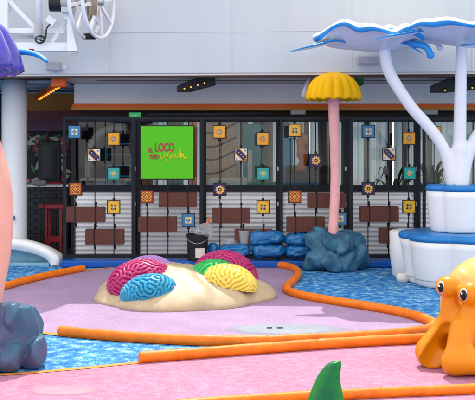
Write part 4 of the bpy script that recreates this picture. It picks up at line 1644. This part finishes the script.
coral('magenta brain coral dome at the left of the mound, behind the blue one', (XY(142, 11.25), 11.29, 0.20), (0.45, 0.37, 0.335), M['c_magenta'], -0.06, 0.9, 1)
coral('sky blue brain coral dome at the front left of the mound', (XY(149, 10.9), 10.92, 0.165), (0.36, 0.28, 0.235), M['c_blue'], -0.16, 0.9, 2)
coral('lilac brain coral dome peeping over the left magenta one', (XY(150, 11.8), 11.75, 0.17), (0.40, 0.38, 0.36), M['c_lilac'], 0.0, 1.0, 3)
coral('green brain coral dome between the yellow one and the back magenta one', (XY(215, 11.4), 11.42, 0.25), (0.36, 0.28, 0.265), M['c_green'], 0.05, 0.85, 4, 0.03)
coral('yellow brain coral dome at the right of the mound before the green one', (XY(229.5, 11.15), 11.24, 0.245), (0.35, 0.27, 0.235), M['c_yellow'], 0.2, 0.85, 11, 0.03)
coral('magenta brain coral dome at the back right of the mound, behind the green one', (XY(224, 11.9), 11.88, 0.18), (0.46, 0.38, 0.40), M['c_magenta'], 0.1, 0.9, 6)


# ------------------------------------------------------------ rocks
def rock(c, r, label, seed, cell=2.6, groove=0.10, flat_top=None, ribs=0.0, name='rock', parent=None):
    mb = MB()
    mb.ball((0, 0, 0), 1, 120, 72)
    vs = []
    for x, y, z in mb.v:
        p = Vector([math.copysign(abs(q) ** .72, q) for q in (x, y, z)])
        s = Vector((p.x * r[0], p.y * r[1], p.z * r[2] * (0.6 if ribs else 1.0)))
        w_ = s + noise.noise_vector(s * 3 + Vector((seed, 0, 0))) * 0.06
        dist, _ = noise.voronoi(w_ * cell + Vector((seed, seed * 2, 0)))
        e = dist[1] - dist[0]
        bulge = min(1, e / 0.42)
        bulge = bulge * (2 - bulge)
        k = 1 - groove * (1 - bulge) + 0.10 * noise.noise(s * 1.7 + Vector((seed, 3, 1))) + 0.02 * noise.noise(s * 9)
        vs.append((c[0] + p.x * r[0] * k, c[1] + p.y * r[1] * k, c[2] + p.z * r[2] * k))
    mb.v = [(x, y, max(z, 0.004)) for x, y, z in vs]
    return mb.build(name, M['rock'], parent, smooth=True)


# yellow mushroom on its rock
mY_ = 14.3
ms = thing('mushroom', (XY(334, mY_), mY_, 0), 'tall mushroom with a fluted yellow cap and pink stem on a blue rock', 'mushroom sculpture')


def boulders(lumps, k, lo, hi, h, warp=0.035):
    def f(X, Y, Z):
        wx = X + warp * np.sin(9 * Z + 5 * Y) + warp * .5 * np.sin(21 * Z + 13 * X)
        wz = Z + warp * np.sin(8 * X + 1.3) + warp * .5 * np.sin(19 * X + 11 * Y)
        d = None
        for (x, y, z, a, b_, c_, e) in lumps:
            g = np.random.default_rng(int(1000 * abs(x) + 77 * abs(z) * 100) + 3)
            q = None
            for _ in range(13):             # chiselled facets
                nv = g.standard_normal(3) * np.array([1, 1, .8])
                nv /= np.linalg.norm(nv)
                sup = np.sqrt((a * nv[0]) ** 2 + (b_ * nv[1]) ** 2 + (c_ * nv[2]) ** 2) * 0.97
                pl = (wx - x) * nv[0] + (Y - y) * nv[1] + (wz - z) * nv[2] - sup
                q = pl if q is None else smax(q, pl, 0.007)
            u = np.sqrt(((wx - x) / a) ** 2 + ((Y - y) / b_) ** 2 + ((wz - z) / c_) ** 2)
            q = smax(q, (u - 1.22) * min(a, b_, c_), 0.012)
            q = smax(q, wz - (z + 0.86 * c_), 0.012)
            d = q if d is None else smin(d, q, k)
        return np.maximum(d, 0.005 - Z)
    return surface_nets(f, lo, hi, h)


def MX(px):
    return XY(px, mY_)


lumps = []
for (px, py, dy, hx, hz) in ((316, 258, -.14, 13, 14), (333, 259, -.24, 11, 13), (348, 259, -.22, 9, 13), (358, 257, -.10, 10, 14), (309, 262, 0, 8, 10), (364, 262, .05, 6, 9),
                             (315, 243, -.05, 12, 12), (327, 240, -.16, 10, 11), (342, 242, -.17, 12, 13), (355, 244, -.04, 10, 12), (335, 236, .08, 20, 8), (322, 233, .02, 9, 5), (348, 235, .0, 10, 6), (340, 255, .1, 25, 18)):
    lumps.append((MX(335 + (px - 335) * .95), mY_ + dy, EYE - (py - HY) / F * mY_, hx * .86 / F * mY_, 0.17 if hx < 20 else 0.24, hz * .9 / F * mY_, 2.6))
boulders(lumps, 0.004, (MX(298), mY_ - .55, -0.03), (MX(374), mY_ + .55, 0.68), 0.016).build('rock_base', M['rock'], ms, smooth=True)
stem_c = [W(332.5, 236, mY_ - .05), W(334.5, 205, mY_), W(335.5, 175, mY_), W(335, 145, mY_), W(334, 120, mY_), W(333.5, 96, mY_)]
mb = MB()
sp = spline(stem_c, 8)
mb.tube(sp, [0.074 + 0.014 * (i / len(sp)) for i in range(len(sp))], 28)
stm = mb.build('stem', M['pink_stem'], ms, smooth=True)
p = W(333.8, 106, mY_)
MB().ball((p.x, mY_ - .088, p.z), (0.012, 0.008, 0.012), 10, 6).build('bolt', M['steel'], stm, smooth=True)


def fluted_cap(c, Rr, H, nf, m, parent, name='cap', wave=0.05, under=None, n=192, flare=0.08):
    prof = []
    mb = MB()
    vs = []
    K = 26
    for i in range(K + 1):
        t = i / K
        r = math.sin(min(t, 1) * math.pi / 2) ** 0.82
        z = math.cos(t * math.pi / 2) ** 0.85 if t < 1 else 0
        for j in range(n):
            a = 2 * math.pi * j / n
            fl = abs(math.cos(nf * a / 2 + 0.3 * math.sin(a * 2)))
            rr = Rr * (r * (1 + wave * (fl - .5) * min(1, t * 1.6)) + flare * max(0, t - .75) * 4 * .25)
            zz = H * z - 0.05 * H * max(0, t - .8) * 5 * (0.8 - fl) * 1.2
            vs.append((c[0] + rr * math.cos(a), c[1] + rr * math.sin(a), c[2] + zz))
    # underside returns to the stem
    last = vs[-n:]
    for s, dz in ((0.96, -0.015), (0.86, 0.03), (0.55, 0.10), (0.15, 0.12)):
        for j in range(n):
            x, y, z = last[j]
            vs.append((c[0] + (x - c[0]) * s, c[1] + (y - c[1]) * s, z + dz * (1 if dz > 0 else 1)))
    rows = K + 1 + 4
    fs = [(i * n + j, (i + 1) * n + j, (i + 1) * n + (j + 1) % n, i * n + (j + 1) % n) for i in range(rows - 1) for j in range(n)]
    mb.add(vs, fs)
    return mb.build(name, m, parent, smooth=True)


cb = W(333.5, 99, mY_)
fluted_cap((cb.x, mY_, cb.z), 0.415, 0.42, 17, M['yellow_cap'], ms, flare=0.16, wave=0.10)

# ------------------------------------------------------------ purple mushroom at the left on its rock
lY = 7.95
pm = thing('mushroom', (XY(-38, lY), lY, 0), 'giant mushroom with a glossy purple cap and fat peach stem at the left edge', 'mushroom sculpture')


def RXp(px):
    return XY(px, lY)


lumps = []
for (px, py, dy, hx, hz, e) in ((8, 335, -.10, 17, 36, 4), (26, 330, -.06, 12, 28, 4), (37, 353, -.08, 10, 19, 5), (20, 356, -.20, 11, 18, 4), (2, 352, -.2, 12, 24, 3.5), (-18, 335, -.05, 18, 38, 3.5), (-40, 340, 0, 18, 34, 3), (-58, 350, .05, 14, 24, 3), (10, 340, .12, 30, 32, 3), (17, 318, -.16, 7, 17, 3), (-8, 322, -.17, 10, 20, 3)):
    lumps.append((RXp(px), lY + dy, EYE - (py - HY) / F * (lY - .1), hx * .93 / F * lY, 0.145 if abs(hx) < 20 else 0.22, hz * .97 / F * lY, e))
M['rock_dusk'] = two_tone('blue_violet_rock', (0.035, 0.11, 0.19), (0.095, 0.10, 0.20), 0.45, 4.0, 0.25, 14)
boulders(lumps, 0.004, (RXp(-85), lY - .55, -0.03), (RXp(58), lY + .5, 0.85), 0.014, 0.014).build('rock_base', M['rock_dusk'], pm, smooth=True)
# bowed fat stem
mb = MB()
cpts = [W(-34, 322, lY), W(-30, 285, lY), W(-24.5, 250, lY), W(-22.5, 210, lY), W(-27, 175, lY), W(-37, 140, lY), W(-46, 105, lY), W(-50, 65, lY)]
sp = spline(cpts, 8)
mb.tube(sp, [0.29 + 0.02 * math.sin(math.pi * i / len(sp)) for i in range(len(sp))], 40)
mb.build('stem', M['peach_stem'], pm, smooth=True)
cb = W(-50, 70, lY)
fluted_cap((cb.x, lY, cb.z), 0.58, 0.55, 15, M['purple_cap'], pm, wave=0.10, flare=0.28)
mb = MB()
sp = spline([W(-6, 62, lY + .25), W(8, 53.5, lY + .2), W(20, 52, lY + .15), W(33, 53.5, lY + .1), W(42, 57.5, lY + .05), W(46.5, 61.5, lY)], 6)
mb.tube(sp, [0.05 - 0.028 * (i / (len(sp) - 1)) ** 2 for i in range(len(sp))], 16, flat=0.6)
mb.build('spout', M['petal_blue'], pm, smooth=True)

# ------------------------------------------------------------ white cowl tub at the left back
tbY = 14.72
tb = thing('shell_tub', (XY(5, tbY), tbY, 0), 'low white arched cowl with a pale blue hollow at the foot of the white column', 'tub')


def TB(px, py):
    p = W(px, py, tbY)
    return (p.x, max(p.z, 0.006))


outer = [(59, 272), (59.3, 260), (57, 255.5), (50, 250.5), (40, 245.5), (27, 241), (14, 239), (2, 239), (-12, 242), (-26, 247), (-38, 255), (-41, 262), (-41, 272)]
inner = [(-32, 272), (-30, 262), (-20, 254), (-8, 250.5), (8, 249.6), (22, 251.2), (36, 254.6), (45, 258.5), (50, 264), (51, 272)]
mb = MB()
ou = [TB(p.x, p.y) for p in spline([(x, y, 0) for x, y in outer], 5)]
inn = [TB(p.x, p.y) for p in spline([(x, y, 0) for x, y in inner], 5)]
mb2 = MB()
mr = 60


def resample(pl, n):
    d = [0.0]
    for a, b in zip(pl[:-1], pl[1:]):
        d.append(d[-1] + math.hypot(b[0] - a[0], b[1] - a[1]))
    return [(float(np.interp(d[-1] * i / n, d, [p[0] for p in pl])), float(np.interp(d[-1] * i / n, d, [p[1] for p in pl]))) for i in range(n + 1)]


ou, inn = resample(ou, mr), resample(inn[::-1], mr)
rows = [[(x, tbY + .30, z) for x, z in inn]]
K_ = 10
for q in range(K_ + 1):
    t = q / K_
    rows.append([(a[0] * (1 - t) + b[0] * t, tbY - 0.045 * math.sin(math.pi * t), a[1] * (1 - t) + b[1] * t + 0.012 * math.sin(math.pi * t)) for a, b in zip(inn, ou)])
rows.append([(x * 0.98 - 0.05, tbY + .36, max(0.006, z * 0.93)) for x, z in ou])
mb.grid(rows)
mb.build('cowl', M['petal_white'], tb, smooth=True, fix=True)
mb = MB()
mb.grid([[(x, tbY + .29, z) for x, z in inn], [(x, tbY + .29, 0.006) for x, z in inn]])
mb.build('hollow_back', M['tub_blue'], tb)
mb = MB()
m0 = [(x * 0.99 - .03, z) for x, z in inn if z > 0.01]
mb.slab([(x, tbY + .02) for x, z in (inn[3], inn[-4])] + [(inn[-4][0], tbY + .28), (inn[3][0], tbY + .28)], 0.004, 0.05)
mb.build('hollow_floor', M['tub_blue'], tb, fix=True)

# ------------------------------------------------------------ lily fountain on the right
LY = 12.85
LX = XY(459, LY)
lf = thing('lily_fountain', (LX, LY, 0), 'white lily tree water fountain with blue edged petals above two tiered blue topped tubs', 'fountain')


def tier(r0, z0, z1, lobes, ph, name, lip=0.10, taper=0.16, c=(LX, LY)):
    def mod(a, i):
        return 1 + 0.075 * (abs(math.cos(lobes * (a + ph) / 2)) ** 0.6 - 0.6) * 2
    H = z1 - z0
    prof = [(r0 * (1 - taper) * .97, z0 + .001), (r0 * (1 - taper), z0 + 0.03)]
    for t in (0.15, 0.35, 0.55, 0.75, 0.9):
        prof.append((r0 * (1 - taper + taper * t ** 0.8), z0 + H * t * 0.98))
    zb = z1 - lip
    prof = [p_ for p_ in prof if p_[1] < zb - .005] + [(r0 * 0.995, zb), (r0 * .9, zb + .004)]
    body = MB().lathe(prof, (*c, 0), 120, mod=mod).build(name, M['petal_white'], lf, smooth=True)
    lp = [(r0 * .93, zb + .005), (r0 * 1.0, zb + .006), (r0 * 1.015, zb + lip * .4), (r0 * 1.0, zb + lip * .8), (r0 * .95, z1), (r0 * .7, z1 + .004), (r0 * .3, z1 + .006), (0.02, z1 + .007)]
    MB().lathe(lp, (*c, 0), 120, mod=mod).build('blue_top', M['tier_blue'], body, smooth=True)
    return body


tier(0.80, 0.004, 0.735, 6, 0.35, 'lower_tub', 0.10, 0.14)
tier(0.445, 0.745, 1.405, 5, 0.5, 'upper_tub', 0.085, 0.14)
for zs, rs_0, lb_, ph_ in ((0.105, 0.80 * 0.885, 6, 0.35),):
    mb = MB()
    ringp = []
    for k_ in range(120):
        a_ = 2 * math.pi * k_ / 120
        q_ = rs_0 * (1 + 0.075 * (abs(math.cos(lb_ * (a_ + ph_) / 2)) ** 0.6 - 0.6) * 2)
        ringp.append((LX + q_ * math.cos(a_), LY + q_ * math.sin(a_), zs))
    mb.tube(ringp, 0.008, 6, closed=True)
    mb.build('seam', M['lamp_grey'], lf, smooth=True)
for k_ in range(8):
    a_ = 2 * math.pi * k_ / 8 + .3
    MB().lathe([(0.014, 0), (0.014, 0.012), (0.008, 0.018)], (LX + 0.26 * math.cos(a_), LY + 0.26 * math.sin(a_), 1.411), 8).build('bolt', M['steel'], lf)
mb = MB()
cb = (XY(412, 13.5), 13.5)
mb.lathe([(0.27, 0.004), (0.29, 0.03), (0.33, 0.35), (0.335, 0.68), (0.30, 0.70), (0.05, 0.705)], (*cb, 0), 64)
mb.build('side_tub', M['petal_white'], lf, smooth=True)
mb = MB()
a0 = G(402, 285)
mb.lathe([(0.09, 0), (0.1, 0.06), (0.08, 0.12)], (a0.x + .07, a0.y + .3, 0.004), 24)
mb.build('valve_cover', M['stone'], lf, smooth=True)


def V(px, py, dy=0.0):
    return W(px, py, LY + dy)


def trunk_field(X, Y, Z):
    d = s_cap(X, Y, Z, V(457.5, 190), V(459.5, 150), 0.155, 0.11)
    d = smin(d, s_cap(X, Y, Z, V(459.5, 150), V(461.5, 36), 0.095, 0.075), 0.05)
    for ctrl in ([V(452, 182), V(447, 158), V(440, 142), V(428, 126), V(412, 108), V(397, 86), V(387.5, 68), V(384, 46)],
                 [V(463, 182), V(467, 160, .02), V(473, 142, .04), V(483, 128, .06), V(498, 112, .08), V(508, 90, .1), V(512, 60, .1)]):
        pts = spline(ctrl, 5)
        br_ = None
        for a, b in zip(pts[:-1], pts[1:]):
            q = s_cap(X, Y, Z, a, b, 0.083, 0.083)
            br_ = q if br_ is None else np.minimum(br_, q)
        d = smin(d, br_, 0.05)
    return d


surface_nets(trunk_field, (XY(370, LY), LY - .3, 1.395), (XY(526, LY), LY + .4, W(0, 44, LY).z), 0.02).build('trunk', M['lav'], lf, smooth=True)


def slim_petal(pts, wmax, m=None):
    sp2 = spline(pts, 6)
    L = len(sp2)
    rows = []
    for i, p in enumerate(sp2):
        t = (sp2[min(i + 1, L - 1)] - sp2[max(i - 1, 0)]).normalized()
        s2 = t.cross(Vector((0, 0, 1))).normalized()
        w2 = wmax * math.sin(math.pi * (0.12 + 0.875 * i / (L - 1))) ** 1.1
        rows.append([p + s2 * w2 * a + Vector((0, 0, (0.05 * a * a - 0.02) * w2 / wmax)) for a in (-1, -.8, -.4, 0, .4, .8, 1)])
    mb = MB()
    mb.grid(rows)
    for fi in range(len(mb.f)):
        mb.m[fi] = 2 if m or fi % 6 in (0, 5) else 0
    slots = [M['petal_white'], M['lav'], M['petal_blue'], M['petal_blue'], M['petal_blue']]
    o = mb.build('petal', slots, lf, smooth=True)
    if o.data.polygons[2].normal.z < 0:
        o.data.flip_normals()
    q = o.modifiers.new('thickness', 'SOLIDIFY')
    q.thickness = 0.018
    q.offset = 0
    q.material_offset = 1
    q.material_offset_rim = 2
    q = o.modifiers.new('smooth', 'SUBSURF')
    q.levels = q.render_levels = 1


slim_petal([V(345, 44, -.1), V(330, 42.5, -.3), V(312, 47, -.45), V(290, 51.5, -.5)], 0.13)
slim_petal([V(425, 32, -.3), V(410, 33.5, -.55), V(393, 36.5, -.75), V(373, 39, -.8)], 0.12)
slim_petal([V(398, 44, -.1), V(409, 46, -.2), V(416, 51, -.25), V(423, 54.5, -.25)], 0.10)
for pts_d, r0_, mm_ in (([V(404, 41, 0), V(412, 44, -.25), V(421, 45, -.35), V(427, 48, -.38), V(430.5, 55, -.38)], .075, 'petal_blue'),
                        ([V(432, 41, .2), V(436, 43, .15), V(440, 48, .1)], .055, 'lav')):
    sp3 = spline(pts_d, 6)
    mb = MB()
    mb.tube(sp3, [r0_ * (1 - .25 * k_ / len(sp3)) for k_ in range(len(sp3))], 16, flat=.75)
    mb.ball(tuple(sp3[-1]), r0_ * .76, 14, 10)
    mb.build('petal', M[mm_], lf, smooth=True)
slim_petal([V(462, 46, -.5), V(475, 46.5, -.7), V(492, 45, -.8)], 0.10)


def lily_cup(top, keel, Yc, depth, seed):
    """Long ruffled cup: lavender outside, white inside, a fat rolled lip painted white above and blue below."""
    x0, x1 = top[0][0], top[-1][0]
    n = 90
    xs_ = [x0 + (x1 - x0) * (0.5 - 0.5 * math.cos(math.pi * i / n)) for i in range(n + 1)]

    def ev(pl, x):
        px_ = [p[0] for p in pl]
        y_ = [p[1] for p in pl]
        return sum(float(np.interp(x + o, px_, y_)) for o in (-3, -1.5, 0, 1.5, 3)) / 5
    S = [i / 16 - 1 for i in range(33)]
    rows, front, back = [], [], []
    for i, x in enumerate(xs_):
        u = 2 * (x - x0) / (x1 - x0) - 1
        hd = depth * max(0.02, (1 - abs(u) ** 2.6)) ** 0.5 * (1 + .10 * math.sin(7 * u + seed))
        zt, zk = ev(top, x), ev(keel, x)
        row = []
        for s_ in S:
            yy = Yc + s_ * hd
            zp = zk + (zt - zk) * abs(s_) ** 1.5
            p = W(x, zp, Yc)
            ruff = 0.02 * math.sin(11 * u + seed * 2) * abs(s_) ** 2 + (0.03 * math.sin(6 * u + seed) if s_ > 0 else 0) * s_ ** 2
            row.append(Vector((p.x, yy, p.z + ruff)))
        rows.append(row)
        front.append(row[0])
        back.append(row[-1])
    mb = MB()
    mb.grid(rows)
    o = mb.build('petal_cup', [M['petal_white'], M['lav']], lf, smooth=True)
    if o.data.polygons[len(o.data.polygons) // 2].normal.z < 0:
        o.data.flip_normals()
    q = o.modifiers.new('thickness', 'SOLIDIFY')
    q.thickness = 0.03
    q.offset = 1
    q.material_offset = 1
    # rolled lip round the whole cup
    loop = front + back[::-1]
    loop = [p for k_, p in enumerate(loop) if k_ == 0 or (p - loop[k_ - 1]).length > 0.012]
    mb = MB()
    nb = 20
    vs, L = [], len(loop)
    cen = sum(loop, Vector()) / L
    for k_, p in enumerate(loop):
        t = (loop[(k_ + 1) % L] - loop[k_ - 1]).normalized()
        out = t.cross(Vector((0, 0, 1)))
        out.z = 0
        out.normalize()
        if out.dot(p - cen) < 0:
            out = -out
        r_ = 0.064 + 0.016 * math.sin(k_ * .21 + seed)
        for jn in range(nb):
            a = 2 * math.pi * jn / nb
            vs.append(p + out * (math.cos(a) * r_ * .9 + .02) + Vector((0, 0, math.sin(a) * r_ * 0.85)))
    fs, mi = [], []
    for k_ in range(L):
        for jn in range(nb):
            fs.append((k_ * nb + jn, k_ * nb + (jn + 1) % nb, ((k_ + 1) % L) * nb + (jn + 1) % nb, ((k_ + 1) % L) * nb + jn))
            a = 360 * (jn + .5) / nb
            mi.append(1 if 286 < a < 352 else (0 if a < 200 or a >= 352 else 2))
    mb.add(vs, fs)
    mb.m = mi
    mb.build('rolled_lip', [M['petal_white'], M['petal_blue'], M['lav']], o, smooth=True, fix=True)


top1 = [(318, 38.35), (321, 38), (327, 33.5), (334, 31), (341, 30.5), (350, 32), (361, 35), (372, 37.5), (383, 38), (391, 35.5), (398, 34.5), (408, 36.5), (416, 40.5), (420, 41.35)]
keel1 = [(318, 38), (322, 43), (328, 47), (338, 49), (356, 50.5), (378, 52.5), (395, 51), (405, 48), (414, 44), (420, 41)]
lily_cup(top1, keel1, LY + .05, 0.72, 1.0)
top2 = [(399, 35.35), (403, 35.5), (408, 31.5), (414, 28.5), (420, 27.5), (428, 28.3), (438, 30.5), (447, 32.1), (458, 31.9), (468, 29.9), (478, 28.9), (492, 30.5), (504, 35.5), (513, 37.35)]
keel2 = [(399, 35), (404, 38.5), (412, 40), (425, 41), (440, 43.5), (456, 46), (470, 45.5), (488, 43.5), (503, 40), (513, 37)]
lily_cup(top2, keel2, LY - .12, 0.78, 2.4)
top3 = [(376, 34.5), (382, 34), (391, 31.5), (400, 32), (412, 34), (424, 39), (430, 39.5)]
keel3 = [(376, 34), (384, 40), (398, 43), (412, 42), (424, 40), (430, 39)]
lily_cup(top3, keel3, LY + .75, 0.4, 4.4)

# ------------------------------------------------------------ snail slide, right front
nY = 7.85
sn = thing('snail_slide', (XY(455, nY), nY, 0), 'orange snail play tunnel with two eye stalks and a peach shell on the pink pad', 'snail sculpture')


def N(px, py, dy=0.0):
    return W(px, py, nY + dy)


def snail_field(X, Y, Z):
    # trunk of the body, its flared skirt, eye stalks
    d = s_ell(X, Y, Z, N(470, 335, .10), (0.21, 0.28, 0.31))
    fl = s_cap(X, Y, Z, N(453, 316, .10), N(430.5, 351, .04), 0.085, 0.132)
    fl = smin(fl, s_cap(X, Y, Z, N(428, 356, .0), N(442, 358, .16), 0.085, 0.12), 0.05)
    fl = smin(fl, s_cap(X, Y, Z, N(424.5, 358, -.10), N(435, 361, .0), 0.055, 0.07), 0.04)
    d = smin(d, fl, 0.06)
    d = smin(d, s_cap(X, Y, Z, N(462, 330, -.16), N(455, 362, -.28), 0.11, 0.10), 0.08)
    d = smin(d, s_cap(X, Y, Z, N(453, 362, -.30), N(500, 362, -.28), 0.10, 0.12), 0.06)
    d = smin(d, s_cap(X, Y, Z, N(452, 322, .05), N(450, 291, .02), 0.11, 0.066), 0.07)
    d = smin(d, s_cap(X, Y, Z, N(470, 325, -.10), N(472, 300, -.12), 0.12, 0.072), 0.06)
    d = smin(d, s_ell(X, Y, Z, N(448.5, 286.5, 0), (0.112, 0.11, 0.095)), 0.02)
    d = smin(d, s_ell(X, Y, Z, N(471.5, 294, -.14), (0.122, 0.115, 0.105)), 0.02)
    # scooped mouth between the two flares, open to the left and front
    hole = s_cap(X, Y, Z, N(446, 332, -.07), N(434.5, 360, -.15), 0.085, 0.132)
    hole = smin(hole, s_cap(X, Y, Z, N(437, 352, -.10), N(424, 372, -.34), 0.08, 0.10), 0.04)
    hole = smin(hole, s_cap(X, Y, Z, N(445, 342, -.06), N(462, 346, .14), 0.085, 0.06), 0.03)
    d = smax(d, -hole, 0.02)
    return np.maximum(d, 0.006 - Z)


surface_nets(snail_field, (XY(408, nY) - .05, nY - .6, -0.03), (XY(520, nY) + .1, nY + .55, 0.90), 0.014).build('body', M['snail'], sn, smooth=True)


def eye(c, r, hr):
    look = Vector((-0.80, -0.60, 0.03)).normalized()
    s_ = look.cross(Vector((0, 0, 1))).normalized()
    u = s_.cross(look)
    c = c + look * hr

    def disc(w_, h_, bulge, off, dx=0, dz=0):
        vs = []
        K2, n2 = 6, 28
        for q in range(K2):
            f_ = 1 - q / K2
            for k in range(n2):
                a = 2 * math.pi * k / n2
                vs.append(c + s_ * (math.cos(a) * w_ * f_ + dx) + u * (math.sin(a) * h_ * f_ + dz) + look * (off + bulge * math.sqrt(1 - f_ * f_)))
        vs.append(c + s_ * dx + u * dz + look * (off + bulge))
        fs = [(q * n2 + k, q * n2 + (k + 1) % n2, (q + 1) * n2 + (k + 1) % n2, (q + 1) * n2 + k) for q in range(K2 - 1) for k in range(n2)]
        fs += [((K2 - 1) * n2 + k, (K2 - 1) * n2 + (k + 1) % n2, len(vs) - 1) for k in range(n2)]
        return vs, fs
    e = MB()
    e.add(*disc(r * .80, r, 0.034, -0.018))
    o = e.build('eye', M['eye_white'], sn, smooth=True, fix=True)
    mb = MB()
    mb.add(*disc(r * .60, r * .78, 0.016, 0.006, -r * .12, -r * .03))
    mb.add(*disc(r * .16, r * .2, 0.006, 0.021, -r * .02, r * .22), 1)
    mb.build('pupil', [M['eye_black'], M['eye_white']], o, smooth=True, fix=True)


eye(N(448.5, 286.5, 0), 0.056, 0.104)
eye(N(471.5, 294, -.14), 0.060, 0.110)
# coiled shell behind
mb = MB()
sc = N(492, 304, .75)
def shell_pts():
    pts, rad = [], []
    for k in range(70):
        t = k / 69
        a = 2 * math.pi * 1.9 * t
        rr = 0.27 * (1 - t) ** 0.9
        pts.append(sc + Vector((math.cos(a + 2.2) * rr, 0.16 * t - .05, math.sin(a + 2.2) * rr)))
        rad.append(0.20 * (1 - t) ** 0.8 + 0.02)
    return pts, rad
pts_, rad_ = shell_pts()
mb.tube(pts_, rad_, 24)
mb.ball(tuple(sc), (0.49, 0.38, 0.475), 40, 24)
mb.build('shell', M['shell'], sn, smooth=True)

# ------------------------------------------------------------ green fin at the bottom
fY = 6.35
fin = thing('green_fin', (XY(328, fY), fY, 0), 'glossy green curved fin rising at the bottom edge of the picture', 'fin sculpture')
left = [(301, 418), (306, 405), (310.5, 392), (316, 379), (322, 369.5), (329, 363), (336, 361)]
right = [(350, 418), (346, 406), (343.2, 394), (340.8, 384), (340.4, 374), (341.2, 366), (341.4, 361.6)]
ls = spline([W(*q, fY) for q in left], 6)
rs_ = spline([W(*q, fY) for q in right], 6)
K = len(ls)
NA = 28
vs = []
for i in range(K):
    a, b = ls[i], rs_[i]
    c, h = (a + b) / 2, (b - a) / 2
    th = 0.075 * (1 - i / (K - 1)) ** 0.7 + 0.014
    for j in range(NA):
        t = 2 * math.pi * j / NA
        vs.append((c.x + h.x * math.cos(t), fY + th * math.sin(t) * (1 + .18 * math.cos(3 * t + .6)), c.z + h.z * math.cos(t)))
vs.append(((ls[-1].x + rs_[-1].x) / 2, fY, ls[-1].z + 0.004))
fs = [(i * NA + j, i * NA + (j + 1) % NA, (i + 1) * NA + (j + 1) % NA, (i + 1) * NA + j) for i in range(K - 1) for j in range(NA)]
fs += [((K - 1) * NA + j, (K - 1) * NA + (j + 1) % NA, len(vs) - 1) for j in range(NA)]
mb = MB()
mb.add(vs, fs)
mb.v = [(x, y, max(z, 0.009)) for x, y, z in mb.v]
mb.build('blade', M['fin'], fin, smooth=True, fix=True)
MB().lathe([(0.26, 0.005), (0.25, 0.02), (0.18, 0.035)], (XY(326, fY), fY, 0), 40).build('foot', M['fin'], fin, smooth=True)
